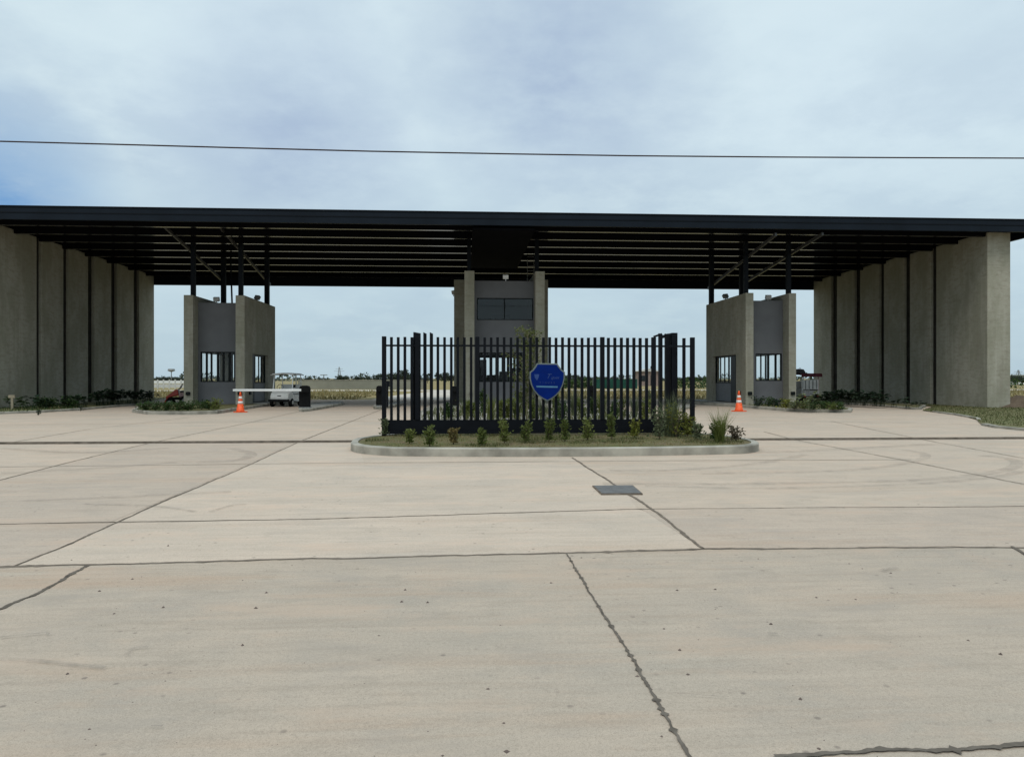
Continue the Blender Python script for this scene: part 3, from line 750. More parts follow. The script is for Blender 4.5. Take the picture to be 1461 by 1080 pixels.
# service ladder hanging by the right tower pier
mb = MB(); lx, ly = A(757, 45), 45
for dx in (-.2, .2): mb.tube([(lx+dx, ly, tz-.6), (lx+dx, ly, ZB)], .02, 6)
for i in range(8): mb.tube([(lx-.2, ly, tz-.4+i*.28), (lx+.2, ly, tz-.4+i*.28)], .014, 6)
cobj(mb, 'service_ladder', 'metal')

# ------------------------------------------------------------------ traffic barriers
def barrier(px, py, wpx, toppy, boom, label, name='barrier_gate'):
    p = G(px, py, .10); d = p.y
    w = wpx / F * d / 2; h = (py - toppy) / F * d
    if boom is None: name = 'barrier_cabinet'
    t = thing(name, label, 'barrier', (p.x, p.y, .10), group='car barriers in the lanes under the canopy')
    prof = [(-w, 0), (w, 0), (w, h * .86), (w * .8, h * .97), (w*.3, h), (-w*.3, h), (-w * .8, h * .97), (-w, h * .86)]
    MB().prism(prof, -w * .8, w * .8, 'y').obj('cabinet', 'rubber', t, bevel=.02)
    MB().box(-w * 1.12, w * 1.12, -w*.95, w*.95, -.0, .05).obj('base_plate', 'metal', t)
    zb = h * .80
    hub = MB().wheel((0, -w * .8 - .06, zb), .10, .10, 'y').obj('hub', 'rubber', t)
    if boom:
        xe = atY(boom, 557, p.y - w*.8 - .08).x - p.x
        MB().box(min(xe, -w*.4), max(xe, -w*.4), -w*.8 - .17, -w*.8 - .11, zb - .055, zb + .055).obj('boom', 'white', t, bevel=.01)
        MB().box(-w*.4, w*1.1, -w*.8 - .16, -w*.8 - .12, zb - .09, zb + .09).obj('counterweight', 'rubber', t)
    return t
barrier(435, 582.0, 14, 550.5, 333, 'barrier with white boom reaching across to the left booth pier')
barrier(541.5, 579.5, 9, 550.5, None, 'black barrier cabinet just left of the gate end post')
barrier(648.5, 580, 13, 551, None, 'black barrier cabinet beside the tower, seen through the gate')
barrier(844, 579, 9, 550, None, 'black barrier cabinet seen through the gate right of the shield sign')
cp = G(552.5, 581, .1)
t = thing('card_reader', 'slim dark card reader post behind the left end of the gate', 'post', cp)
MB().box(-.05,.05,-.05,.05,0,1.0).obj('post', 'gate', t); MB().box(-.12,.12,-.09,.09,1.0,1.28).obj('reader_head', 'gate', t, bevel=.02)

# ------------------------------------------------------------------ traffic cones
def cone(px, py, hpx, label):
    p = G(px, py); h = hpx / F * p.y; k = h
    t = thing('traffic_cone', label, 'traffic cone', p, rng.uniform(0, 1), group='orange traffic cones on the drive')
    MB().box(-k*.26, k*.26, -k*.26, k*.26, 0, k*.045).obj('base', 'orange', t, bevel=.015)
    r = lambda z: k * (.20 - .165 * z)
    MB().lathe([(k*.215, k*.046), (r(.08), k*.09), (r(.42), k*.42)], n=24).obj('cone_body', 'orange', t, smooth=True)
    MB().lathe([(r(.42)+.004, k*.42), (r(.55)+.004, k*.55)], n=24).obj('reflective_band', 'band', t, smooth=True)
    MB().lathe([(r(.55), k*.55), (r(.66), k*.66)], n=24).obj('cone_body', 'orange', t, smooth=True)
    MB().lathe([(r(.66)+.004, k*.66), (r(.78)+.004, k*.78)], n=24).obj('reflective_band', 'band', t, smooth=True)
    MB().lathe([(r(.78), k*.78), (r(.98), k*.98), (r(1.)*.7, k)], n=24).obj('cone_tip', 'orange', t, smooth=True)
cone(343, 588.3, 28.5, 'orange traffic cone standing below the white barrier boom')
cone(1054.3, 587, 30, 'orange traffic cone standing before the right booth')

# ------------------------------------------------------------------ carts
def wheels(t, pts, r, w, rim='offwhite'):
    for x, y in pts:
        o = MB().wheel((0,0,0), r, w, 'x').obj('wheel', 'rubber', t, loc=(x, y, r))
        MB().wheel((0,0,0), r*.55, w*1.06, 'x').obj('rim', rim, o)
def golf_cart(loc, rz, label, group=None):
    t = thing('golf_cart', label, 'golf cart', loc, rz, group)   # front towards -y
    # body: side profile extruded, nose narrowed
    prof = [(-1.18,.30),(-1.22,.50),(-1.10,.70),(-.72,.86),(-.62,.86),(-.60,.34),(.10,.30),(.12,.62),(.95,.66),(1.12,.62),(1.15,.34),(.9,.28)]
    mb = MB(); n = len(prof)
    def wd(y, z): return (.60 if y > -.5 else .60 - .12 * max(0, min(1, (-.6 - y) / .6))) - .05 * max(0, (z - .6) / .3)
    mb.add([(-wd(y,z), y, z) for y, z in prof] + [(wd(y,z), y, z) for y, z in prof], [tuple(range(n)), tuple(range(n, 2*n))[::-1]] + [(i, n+i, n+(i+1) % n, (i+1) % n) for i in range(n)])
    mb.obj('body', 'offwhite', t, bevel=.04)
    MB().box(-.56,.56,-1.27,-1.19,.28,.40).obj('bumper', 'rubber', t, bevel=.02)
    MB().box(-.58,.58,-.62,.85,.24,.30).obj('chassis', 'rubber', t)
    for x in (-.36, .36): MB().lathe([(.07,0),(.075,.02)], n=14).obj('headlight', 'glass', t, loc=(x, -1.20, .62)).rotation_euler = (R(70), 0, 0)
    MB().box(-.10,.10,-1.2,-1.185,.56,.60).obj('front_grille', 'rubber', t)
    MB().box(-.54,.54,.12,.58,.66,.80).obj('seat', 'offwhite', t, bevel=.05)
    MB().box(-.54,.54,.58,.70,.82,1.18).obj('backrest', 'offwhite', t, bevel=.05)
    for x in (-.52, .52):
        MB().tube([(x, -.68, .84), (x*.98, -.48, 1.70)], .025, 8).obj('roof_post', 'white', t)
        MB().tube([(x, .86, .64), (x*.98, .72, 1.70)], .025, 8).obj('roof_post', 'white', t)
    mb = MB(); xs = [-.62,-.5,0,.5,.62]; zs = [0,.05,.09,.05,0]
    for yy, dz in ((-.78,0),(-.6,.03),(.8,.03),(.98,0)):
        mb.v += [(x, yy, 1.69 + z + dz) for x, z in zip(xs, zs)]
    for a in range(3):
        for i in range(4): mb.f.append((a*5+i, a*5+i+1, a*5+i+6, a*5+i+5))
    ro = mb.obj('roof', 'offwhite', t, smooth=True); so = ro.modifiers.new('s', 'SOLIDIFY'); so.thickness = .045
    MB().add([(-.48,-.67,.90),(.48,-.67,.90),(.48,-.49,1.62),(-.48,-.49,1.62)], [(0,1,2,3)]).obj('windshield', 'glass', t).modifiers.new('s','SOLIDIFY').thickness = .008
    MB().tube([(-.25,-.62,.84),(-.25,-.36,1.02)], .018, 6).obj('steering_column', 'rubber', t)
    mb = MB(); pts = [(-.25 + .17*math.cos(q), -.36 + .06*math.sin(q), 1.02 + .16*math.sin(q)) for q in [i*math.pi/8 for i in range(17)]]
    mb.tube(pts, .014, 6).obj('steering_wheel', 'rubber', t)
    MB().box(.55,.66,-.58,-.54,1.02,1.16).obj('mirror', 'rubber', t, bevel=.01)
    wheels(t, [(-.50,-.78),(.50,-.78),(-.50,.68),(.50,.68)], .225, .19)
    return t
pc = G(405, 580.5)
golf_cart((pc.x - .1, pc.y + 1.1, 0), R(-6), 'white golf cart parked behind the barrier boom by the booth')

# red ride-on mower behind the left planted bed
pm = G(244, 579)
t = thing('riding_mower', 'red ride-on mower parked behind the left booth pier', 'mower', (pm.x, pm.y + 1.2, .0), R(-80), None)
mb = MB(); prof = [(-.66,.36),(-.66,.48),(-.36,.72),(-.14,.90),(-.02,.88),(.0,.56),(-.4,.46)]
mb.prism(prof, -.27, .27, 'x').obj('hood', 'red', t, bevel=.04)
MB().box(-.30,.30,-.55,.55,.30,.44).obj('mower_deck', 'rubber', t, bevel=.03)
MB().box(-.32,.32,.02,.62,.44,.70).obj('rear_body', 'pinkish', t, bevel=.06)
MB().box(-.24,.24,.06,.42,.71,.82).obj('seat', 'seatbl', t, bevel=.04); MB().box(-.24,.24,.40,.50,.82,1.14).obj('backrest', 'seatbl', t, bevel=.04)
MB().tube([(0,-.05,.88),(0,.10,1.05)], .02, 6).obj('steering_column', 'rubber', t)
MB().tube([(.17*math.cos(q), .10+.08*math.sin(q), 1.05+.15*math.sin(q)) for q in [i*math.pi/8 for i in range(17)]], .016, 6).obj('steering_wheel', 'rubber', t)
MB().tube([(-.20,-.55,.45),(-.25,-.72,.32),(-.25,-.82,.14)], .035, 6).obj('front_arm', 'red', t)
wheels(t, [(-.36,-.45),(.36,-.45)], .18, .14, 'metal'); wheels(t, [(-.40,.36),(.40,.36)], .27, .22, 'metal')

# service cart with the dark red roof, by the right wall
pu = G(1153, 576.5, .0)
t = thing('service_cart', 'grey slatted service cart with dark red roof, behind the right booth', 'service cart', (pu.x, pu.y + .6, .0), R(8))
MB().box(-.50,.50,-.75,-.70,.86,1.42).obj('tail_panel', 'offwhite', t, bevel=.015)
for z in (.52,.62,.72): MB().box(-.52,.52,-.79,-.755,z,z+.06).obj('slat', 'offwhite', t)
for x in (-.36,-.12,.12,.36): MB().box(x-.03,x+.03,-.775,-.752,.90,1.40).obj('slat', 'metal', t)
MB().box(-.52,.52,-.70,.9,.42,.50).obj('load_bed', 'metal', t)
for x in (-.52,.49): MB().box(x,x+.03,-.70,.6,.50,.90).obj('side_panel', 'offwhite', t)
MB().box(-.50,.50,.10,.55,.52,.72).obj('seat', 'pinkish', t, bevel=.05); MB().box(-.50,.50,.0,.10,.72,1.35).obj('backrest', 'offwhite', t, bevel=.03)
for x in (-.54,.54):
    for y in (-.68,.85): MB().tube([(x,y,.5),(x,y,1.72)], .026, 8).obj('roof_post', 'pinkish' if x > 0 else 'white', t)
MB().box(-.66,.66,-.85,1.0,1.72,1.80).obj('roof', 'dred', t, bevel=.03)
MB().box(-.66,.66,-.87,-.84,1.60,1.74).obj('valance', 'dred', t)
MB().box(-.45,.45,-.80,-.72,.22,.38).obj('rear_bumper', 'rubber', t)
for x in (-.42,.42): MB().box(x-.06,x+.06,-.80,-.76,.42,.50).obj('tail_light', 'red', t)
wheels(t, [(-.48,-.35),(.48,-.35),(-.48,.75),(.48,.75)], .24, .18, 'metal')
bx = thing('tool_box', 'small black box lying on the dark red cart roof', 'box', (pu.x - .33, pu.y + .3, 1.80), R(8))
MB().prism([(-.20,0),(.24,0),(.20,.10),(.10,.24),(-.16,.26)], -.2, .2, 'y').obj('box_body', 'seatbl', bx, bevel=.02); MB().tube([(-.1,0,.26),(-.06,0,.31),(.0,0,.31),(.04,0,.25)], .014, 6).obj('handle', 'seatbl', bx)

# ------------------------------------------------------------------ plants
def sph(r):
    z = r.uniform(-1, 1); a = r.uniform(0, 2*math.pi); s = math.sqrt(1 - z*z); return Vector((s*math.cos(a), s*math.sin(a), z))
def shrub(loc, h, w, m, label, cat='shrub', group=None, n=170, ls=.055, seed=0, name='shrub', up=.7, stems=5):
    r = random.Random(seed); t = thing(name, label, cat, loc, 0, group)
    st = MB(); lf = MB()
    for k in range(stems):
        a = r.uniform(0, 6.28); q = r.uniform(.1, .5) * w; H = h * r.uniform(.65, 1.0)
        p = [Vector((0,0,0)), Vector((math.cos(a)*q*.4, math.sin(a)*q*.4, H*.45)), Vector((math.cos(a)*q, math.sin(a)*q, H))]
        st.tube(p, [.008, .006, .003], 5)
        for _ in range(n // stems):
            f = r.random() ** .75; pp = p[0].lerp(p[1], f*2) if f < .5 else p[1].lerp(p[2], f*2-1)
            sp = w * .26 * (1.15 - .7*f) * r.uniform(.2, 1.)
            pp = pp + Vector((r.gauss(0,1), r.gauss(0,1), r.gauss(0,.4))) * sp
            pp.z = max(pp.z, h*.10)
            d = sph(r); d.z = abs(d.z) * up + .15
            L = ls * r.uniform(.6, 1.3); lf.leaf(pp, d, sph(r), L, L * r.uniform(.4, .6))
    st.obj('stem', 'bark', t); lf.obj('foliage', m, t); return t
def grass_clump(loc, h, w, m, label, group=None, n=110, seed=0, cat='grass plant', name='grass_clump', bw=.014):
    r = random.Random(seed); t = thing(name, label, cat, loc, 0, group); mb = MB()
    for _ in range(n):
        a = r.uniform(0, 6.28); q = r.random() * w * .18
        mb.blade((math.cos(a)*q, math.sin(a)*q, 0), r.uniform(0, 6.28), r.uniform(.02, .38), h * r.uniform(.5, 1.05), bw * r.uniform(.6, 1.3), 4, r.uniform(.1, .9))
    mb.obj('blades', m, t)
    return t
def strap_plant(loc, h, m, label, group, seed=0, n=26, bw=.10):
    r = random.Random(seed); t = thing('leafy_plant', label, 'plant', loc, 0, group); mb = MB()
    for _ in range(n):
        a = r.uniform(0, 6.28)
        p = Vector((r.gauss(0,.10), r.gauss(0,.10), 0)); az = r.uniform(0, 6.28); le = h*r.uniform(.5, 1.1)
        # a stalk that ends in a broad drooping blade
        mb.blade(p, az, r.uniform(.1, .6), le, .016, 3, r.uniform(.1,.4))
        q = Vector(mb.v[-1])
        for _ in range(3): mb.leaf(q - Vector((0,0,.02)), (math.cos(az+r.uniform(-.9,.9)), math.sin(az+r.uniform(-.9,.9)), r.uniform(-.4,.5)), (0,0,1), le*r.uniform(.3,.55), bw*r.uniform(.8,1.6))
    mb.obj('foliage', m, t); return t

WORD = ['first','second','third','fourth','fifth','sixth','seventh','eighth','ninth','tenth','eleventh','twelfth','thirteenth','fourteenth','fifteenth','sixteenth','seventeenth','eighteenth','nineteenth','twentieth','twenty-first','twenty-second','twenty-third','twenty-fourth','twenty-fifth']
SG = 'young shrubs along the front of the black gate'
row = [  # px, base, height, width, leaf, label
    (549,622,23,9,'lf_grey','pale sparse shrub touching the left end post of the gate'),
    (584,633,18,13,'lf_green','tiny thin green shrub, second from the left below the gate'),
    (613,637,28,19,'lf_mid','bushy green shrub left of the rusty orange one below the gate'),
    (647,634,22,14,'lf_rust','rusty orange dried shrub below the gate'),
    (688,636,29,14,'lf_mid','small green shrub just right of the rusty orange one'),
    (720,633,36,16,'lf_green','tall leafy green shrub below the gate, left of the shield sign'),
    (750,632,31,13,'lf_mid','slender green shrub below the left edge of the shield sign'),
    (783,631,31,12,'lf_mid','narrow green shrub directly below the shield sign tip'),
    (806,630,33,14,'lf_mid','green shrub below the right edge of the shield sign'),
    (838,628,33,16,'lf_green','wide-topped green shrub, second to the right of the sign'),
    (873,627,40,13,'lf_mid','tall thin green shrub left of the yellowish one'),
    (905,625,27,16,'lf_yellow','small yellow-green shrub below the gate'),
    (941,627,40,22,'lf_grey','grey-green bushy shrub left of the tall grass clump at the gate'),
    (981,623,34,16,'lf_yellow','yellow-green shrub on the right of the tall grass at the gate'),
    (995,628,27,13,'lf_grey','pale green shrub at the right end post of the gate'),
    (1021,629,26,14,'lf_deep','low leafy shrub at the foot of the spiky grass on the island end'),
    (1050,629,22,20,'lf_redd','reddish brown half-dry shrub at the right tip of the island'),
]
r_sh = random.Random(17)
for k, (px, py, hp, wp, m, lab) in enumerate(row):
    p = G(px, py, .145); s = p.y / F
    shrub(p, hp*s*r_sh.uniform(.95, 1.12), wp*s*r_sh.uniform(1.0, 1.3), m, lab, group=SG, n=int(110 + 8 * hp), ls=.068, seed=20 + k, stems=5 if wp < 15 else 7)
p = G(958, 623, .145); s = p.y/F
grass_clump(p, 70*s, 60*s, 'lf_grey', 'tall pale grass clump in front of the right gate guide', 'ornamental grasses on the gate island', 260, 3)
p = G(965, 624, .145)
shrub(p, 50*s, 34*s, 'lf_yellow', 'dense green shrub growing inside the tall grass at the gate', group=SG, n=420, seed=77, stems=8)
p = G(1027, 631, .145); s = p.y/F
grass_clump(p, 54*s, 34*s, 'lf_green', 'spiky green grass clump on the right end of the island', 'ornamental grasses on the gate island', 230, 4)

# bed between the gate and the tower
r = random.Random(11); GB = 'plants in the bed between gate and tower'
xs = [640,662,672,688,700,712,724,736,748,762,776,790,804,818,832,846,858,872,888,903,918,930]
for k, px in enumerate(xs):
    py = r.uniform(592, 603) if px > 655 else 598
    p = G(px + r.uniform(-3, 3), py, .12); s = p.y / F; hp = r.uniform(26, 44) if px > 655 else 22
    if k % 3 == 1: grass_clump(p, hp*s*1.15, 18*s, r.choice(['lf_green','lf_grey','lf_mid']), f'grass clump behind the gate, {WORD[k]} plant from the left in that bed', GB, 150, 100+k, bw=.026)
    else: shrub(p, hp*s, r.uniform(14, 22)*s, r.choice(['lf_mid','lf_green','lf_grey','lf_deep','lf_sap']), f'leafy shrub behind the gate, {WORD[k]} plant from the left in that bed', group=GB, n=420, ls=.10, seed=120+k)
mb = MB()
for _ in range(3500):
    x, y = r.uniform(-1.6, 6.4), r.uniform(23.6, 33)
    mb.blade((x, y, .12), r.uniform(0, 6.28), r.uniform(.1,.5), r.uniform(.08,.34), .022, 2)
tag(mb.obj('ground_cover', 'lf_blade'), 'low green ground cover in the bed behind the gate', 'ground cover', kind='stuff')
# sapling
p = G(752, 598, .12); s = p.y / F
t = thing('young_tree', 'thin yellow-green sapling behind the gate left of the shield sign', 'tree', p)
H = 128 * s; mb = MB(); mb.tube([(0,0,0),(.03,0,H*.4),(-.02,.02,H*.75),(.04,0,H*.98)], [.03,.024,.015,.005], 7)
lf = MB()
for k in range(60):
    z = H * (.14 + .82 * k / 60); a = r.uniform(0, 6.28); q = r.uniform(.3, .85) * (1 - .35*abs(z/H - .55)*2)
    e = Vector((math.cos(a)*q, math.sin(a)*q, z + q*.55)); mb.tube([(0,0,z), e*.5 + Vector((0,0,z*.5+.02)), e], [.010,.007,.003], 5)
    for _ in range(34):
        f = r.uniform(.2, 1.05); pp = Vector((0,0,z)).lerp(e, f) + sph(r)*.12
        d = sph(r); L = r.uniform(.07,.13); lf.leaf(pp, d, sph(r), L, L*.5)
mb.obj('trunk', 'palebark', t); lf.obj('crown', 'lf_sap', t)

# plants along the left wall
LG = 'dark leafy plants at the foot of the left wall'
lw_ = [(18,583,22),(33,583,16),(48,583.5,24),(64,583,17),(84,582.5,16),(98,582,22),(110,581.5,26),(122,581,22),(140,578.5,24),(150,578,28),(160,577.5,22),(171,577,26),(183,576.5,26),(193,576,24),(206,575,22),(214,574.5,18)]
for k, (px, py, hp) in enumerate(lw_):
    p = G(px, py, .08); s = p.y/F
    strap_plant(p, hp*s*.72, 'lf_dark' if px > 40 else 'lf_deep', f'dark leafy plant along the left wall, {WORD[k]} from the left', LG, 200+k, n=16 if px < 130 else 34, bw=.16)
for k, (px, py) in enumerate(((62,582.5),(70,582.5),(100,582))):
    p = G(px, py, .08); shrub(p, .5, .9, 'lf_deep', ('low green bush under the first joint of the left wall','low green bush right of the first joint of the left wall','low green bush under the second joint of the left wall')[k], group='low bushes on the left lawn', n=260, ls=.12, seed=240+k)
for k, (px, py) in enumerate(((55,592.5),(115,586.5))):
    p = G(px, py, .0); shrub(p, .25, .2, 'lf_dark', ('weed sprouting at the left kerb below the first pier','weed sprouting at the left kerb below the third pier')[k], 'weed', 'weeds on the left kerb', n=40, ls=.09, seed=250+k)
p = G(17.5, 584, .08); t = thing('garden_stake', 'pale yellow garden stake standing on the left lawn', 'stake', p)
MB().box(-.05,.05,-.03,.03,0,.62).obj('stake', 'palebark', t); MB().box(-.16,.12,-.035,.035,.52,.66).obj('tag_plate', 'palebark', t)
# low shrubs in left and right booth beds
r = random.Random(21)
for k, (px, py, hp, wp) in enumerate(((208,586,12,24),(222,586,13,26),(238,586.5,13,26),(254,586.5,14,28),(268,586,12,22),(288,584.5,15,26),(298,584.5,13,20),(308,585,17,20))):
    p = G(px, py, .12); s = p.y/F
    shrub(p, hp*s, wp*s*1.1, 'lf_deep' if k != 7 else 'lf_green', f'low rounded green shrub in the left booth bed, {WORD[k]} from the left', group='low shrubs in the left booth bed', n=420, ls=.085, seed=300+k, up=.5, stems=12)
for k, (px, py, hp, wp, m) in enumerate(((1082,580,14,22,'lf_dark'),(1096,580.5,15,24,'lf_deep'),(1108,581,12,20,'lf_dark'),(1121,583.5,14,22,'lf_yellow'),(1133,584,11,20,'lf_grey'),(1147,584,13,24,'lf_green'),(1160,584.5,12,20,'lf_deep'),(1176,584.5,13,20,'lf_deep'),(1188,585,11,20,'lf_mid'),(1199,585,11,16,'lf_deep'))):
    p = G(px, py, .12); s = p.y/F
    shrub(p, hp*s*1.05, wp*s*1.1, m, f'low mixed-leaf shrub in the right booth bed, {WORD[k]} from the left', group='low shrubs in the right booth bed', n=320, ls=.095, seed=330+k, up=.5, stems=10)
p = G(1153, 585, .12)
strap_plant(p, .75, 'lf_grey', 'pale broad-leaved plant below the service cart', None, 350, 14, .14)
for k, (px, py, hp) in enumerate(((1171,577,20),(1181,577,24),(1190,577.5,28),(1200,577.5,24),(1211,578,30),(1221,578,26),(1234,579,28),(1247,579.5,30),(1258,580,26),(1276,581,16),(1292,581.5,22),(1300,582,16),(1317,582,16))):
    p = G(px, py, .08); s = p.y/F
    strap_plant(p, hp*s*(.68 if k < 9 else .62), 'lf_dark', f'dark leafy plant along the right wall, {WORD[k]} from the left', 'dark leafy plants at the foot of the right wall', 400+k, 34 if k < 9 else 9, .16)

# grass
def grass(name, poly_test, bounds, n, h, m, z, label, w=.012, seed=1):
    r = random.Random(seed); mb = MB()
    for _ in range(n):
        x, y = r.uniform(*bounds[:2]), r.uniform(*bounds[2:])
        if not poly_test(x, y): continue
        mb.blade((x, y, z), r.uniform(0, 6.28), r.uniform(.1, 1.0), h * r.uniform(.5, 1.4), w, 2, .8)
    return tag(mb.obj(name, m), label, 'grass', kind='stuff')
def inside(poly):
    def f(x, y):
        c = False; j = len(poly) - 1
        for i in range(len(poly)):
            if (poly[i][1] > y) != (poly[j][1] > y) and x < (poly[j][0]-poly[i][0])*(y-poly[i][1])/(poly[j][1]-poly[i][1]) + poly[i][0]: c = not c
            j = i
        return c
    return f
mi = inside(offset_poly(smooth_poly(med, 1), .28))
pn = random.Random(2); patches = [(pn.uniform(-2.3,6), pn.uniform(14.5,18.6), pn.uniform(.25,.7)) for _ in range(26)]
grass('island_grass', lambda x, y: mi(x, y) and any((x-a)**2+(y-b)**2*2 < c*c for a, b, c in patches), (-2.5,6.3,14.3,18.8), 26000, .065, 'lf_blade', .145, 'short patchy grass covering the gate island', .010, 3)
grass('island_straw', mi, (-2.5,6.3,14.3,18.8), 9000, .04, 'lf_straw', .145, 'dry straw and litter between the shrubs of the gate island', .009, 4)
mb = MB(); r = random.Random(61)
for _ in range(1500):
    x, y = r.uniform(-2.4, 6.2), r.uniform(14.4, 18.7)
    if mi(x, y): L = r.uniform(.02, .06); mb.leaf((x, y, .15 + r.random()*.015), (r.uniform(-1,1), r.uniform(-1,1), r.uniform(-.1,.25)), (0,0,1), L, L*.6)
tag(mb.obj('dead_leaves', 'lf_rust'), 'dead brown leaves and litter lying on the gate island', 'leaf litter', kind='stuff')
grass('lawn_grass', inside(lawnR), (17,44,12,50), 46000, .07, 'lf_blade', .03, 'short grass on the lawn before the right wall', .03, 5)
lawnL = gp((-200,596),(0,591),(55,589),(115,585.5)) + [(-22.4,44),(-44,44)]
grass('verge_grass', inside(lawnL), (-40,-17,26,46), 16000, .09, 'lf_deep', .08, 'bright green grass strip before the left wall', .03, 6)
grass('field_grass', lambda x, y: not (-8 < x < 4), (-45,70,54,89), 26000, .28, 'lf_straw', -.02, 'dry yellow grass in the field behind the canopy', .09, 7)

# earth mound at the right edge
mb = MB(); r = random.Random(9); N = 14; vs = []
cm = G(1466, 583); 
for i in range(N+1):
    for j in range(N+1):
        u, v = i/N*2-1, j/N*2-1; q = max(0, 1 - u*u - v*v) ** .8
        vs.append((cm.x + 1.3 + u*2.3, cm.y + 1.4 + v*1.6, -.03 + .62*q*(1 + r.uniform(-.25,.25)) ))
mb.add(vs, [(i*(N+1)+j, (i+1)*(N+1)+j, (i+1)*(N+1)+j+1, i*(N+1)+j+1) for i in range(N) for j in range(N)])
tag(mb.obj('earth_mound', 'mound', smooth=True), 'heap of brown earth beside the right wall', 'earth heap')

# ------------------------------------------------------------------ background
def far_tree(seed, h, w):
    r = random.Random(seed); t = bpy.data.objects.new('tree', None); COL.objects.link(t)
    mb = MB(); mb.tube([(0,0,0),(.1,0,h*.35),(.0,.1,h*.7)], [.22,.16,.08], 7)
    for k in range(5):
        a = k*1.26; mb.tube([(.05,0,h*.35),(math.cos(a)*w*.22, math.sin(a)*w*.22, h*.62)], [.10,.04], 5)
    mb.obj('trunk', 'bark', t); lf = MB()
    cl = [(Vector((r.gauss(0,.24)*w, r.gauss(0,.24)*w, h*r.uniform(.35,.88))), r.uniform(.14,.26)*w) for _ in range(13)]
    for c, q in cl:
        for _ in range(75):
            p = c + sph(r) * q * r.random() ** .4; p.z = max(p.z, h*.12)
            L = r.uniform(.35,.7); lf.leaf(p, sph(r), sph(r), L, L*.7)
    lf.obj('crown', 'lf_tree', t); return t
protos = [far_tree(1, 6., 5.), far_tree(2, 4., 5.), far_tree(3, 7., 4.)]
used = [False]*3
def put_tree(px, toppy, d, label, kind):
    h0 = (6., 4., 7.)[kind]
    h = (CY - toppy) / F * d + CAMH
    o = protos[kind] if not used[kind] else copy_tree(protos[kind]); used[kind] = True
    p = atY(px, 540, d); s = h / h0
    o.location = (p.x, d, -.02); o.scale = (s*1.1, s*1.1, s); o.rotation_euler = (0, 0, rng.uniform(0, 6.28)); tag(o, label, 'tree', 'far trees beyond the field')
FT = [(226,538,250,1),(238,537,240,1),(249,538,240,1),(256,538.5,230,1),
      (440,538.5,300,1),(460,539,300,1),(484,536,280,0),(490,535.5,280,1),(512,536,260,1),(526,537,300,1),(537,534.5,240,0),(547,534.5,250,0),(560,532,240,1),(575,526.5,220,0),(584,533,230,1),(598,537,280,1),(610,532.5,240,0),(624,531,230,2),(634,531,230,0),(644,534,230,1),
      (700,536,200,1),(716,536,210,1),(795,535,220,1),(806,534,210,0),(818,534.5,220,0),(830,536,230,1),(845,537,240,1),(862,537,230,1),(880,538,230,1),(972,538,250,1),(984,537,230,0),(996,537.5,230,1),(1004,538,230,1),(1444,534.5,170,0),(1452,535,165,1),(1459,536.5,170,1)]
where = {0: 'left of the left booth', 1: 'between left booth and gate', 2: 'seen through the gate left of the tower', 3: 'seen through the gate right of the tower', 4: 'between gate and right booth', 5: 'beyond the right wall'}
cnt = {}
for px, ty, d, kd in FT:
    z = 0 if px < 300 else 1 if px < 545 else 2 if px < 660 else 3 if px < 940 else 4 if px < 1100 else 5
    cnt[z] = cnt.get(z, 0) + 1
    put_tree(px, ty, d, f'far dark tree {where[z]}, {WORD[cnt[z]-1]} from the left there', kd)
# far wood that reads as one low band
mb = MB(); r = random.Random(31)
for _ in range(5200):
    d = r.uniform(420, 520); px = r.uniform(-300, 1800); x = atY(px, 540, d).x
    hh = 2.2 + 1.6*math.sin(px*.05) + 1.2*math.sin(px*.17+1) 
    L = r.uniform(1., 2.4); mb.leaf((x, d, r.uniform(0, max(.8, hh))), sph(r), sph(r), L, L*.8)
tag(mb.obj('far_wood', 'lf_tree'), 'low band of far woodland along the horizon', 'woodland', kind='stuff')
# shrubs and hedge beyond the right field
mb = MB()
for _ in range(2600):
    d = r.uniform(112, 118); px = r.uniform(796, 856) if r.random() < .6 else (r.uniform(955, 1010) if r.random() < .7 else r.uniform(1436, 1500))
    x = atY(px, 540, d).x; L = r.uniform(.2,.5); mb.leaf((x, d, r.uniform(0, 1.35 + .35*math.sin(px*.4))), sph(r), sph(r), L, L*.7)
tag(mb.obj('hedge', 'lf_deep'), 'dark green field hedge seen low over the dry field', 'hedge', kind='stuff')

# grey block wall over the field
def far_x(px, d): return atY(px, 540, d).x
w = thing('perimeter_wall', 'long low grey block wall behind the yellow field', 'wall', (far_x(510,106), 106, 0))
xa, xb = far_x(425,106) - w.location.x, far_x(605,106) - w.location.x
MB().box(xa, xb, 0, .2, -.05, 1.23).obj('wall_panel', 'block', w); MB().box(xa, xb, -.04, .24, 1.23, 1.30).obj('coping', 'kerb', w)
# white fence left
w = thing('field_fence', 'white panel fence with posts left of the left booth', 'fence', (far_x(240,112), 112, 0))
n = 9
for i in range(n + 1):
    x = far_x(200 + 75*i/n, 112) - w.location.x; MB().box(x-.08, x+.08, -.08, .08, -.02, 1.35).obj('post', 'offwhite', w)
    if i < n:
        x2 = far_x(200 + 75*(i+1)/n, 112) - w.location.x; MB().box(x+.1, x2-.1, -.03, .03, .15, .68 ).obj('panel', 'offwhite', w); MB().box(x+.1, x2-.1, -.03, .03, .78, 1.18).obj('panel', 'white', w)
# green windbreak fence right
w = thing('windbreak_fence', 'dark green mesh windbreak fence seen through the gate on the right', 'fence', (far_x(880,108), 108, 0))
for i in range(9):
    x = far_x(846 + 63*i/8, 108) - w.location.x; MB().box(x-.05, x+.05, -.05, .05, -.02, 1.45).obj('post', 'metal', w)
x1, x2 = far_x(846,108) - w.location.x, far_x(909,108) - w.location.x
MB().box(x1, x2, -.075, -.055, .02, 1.40).obj('mesh_panel', 'greenmesh', w)
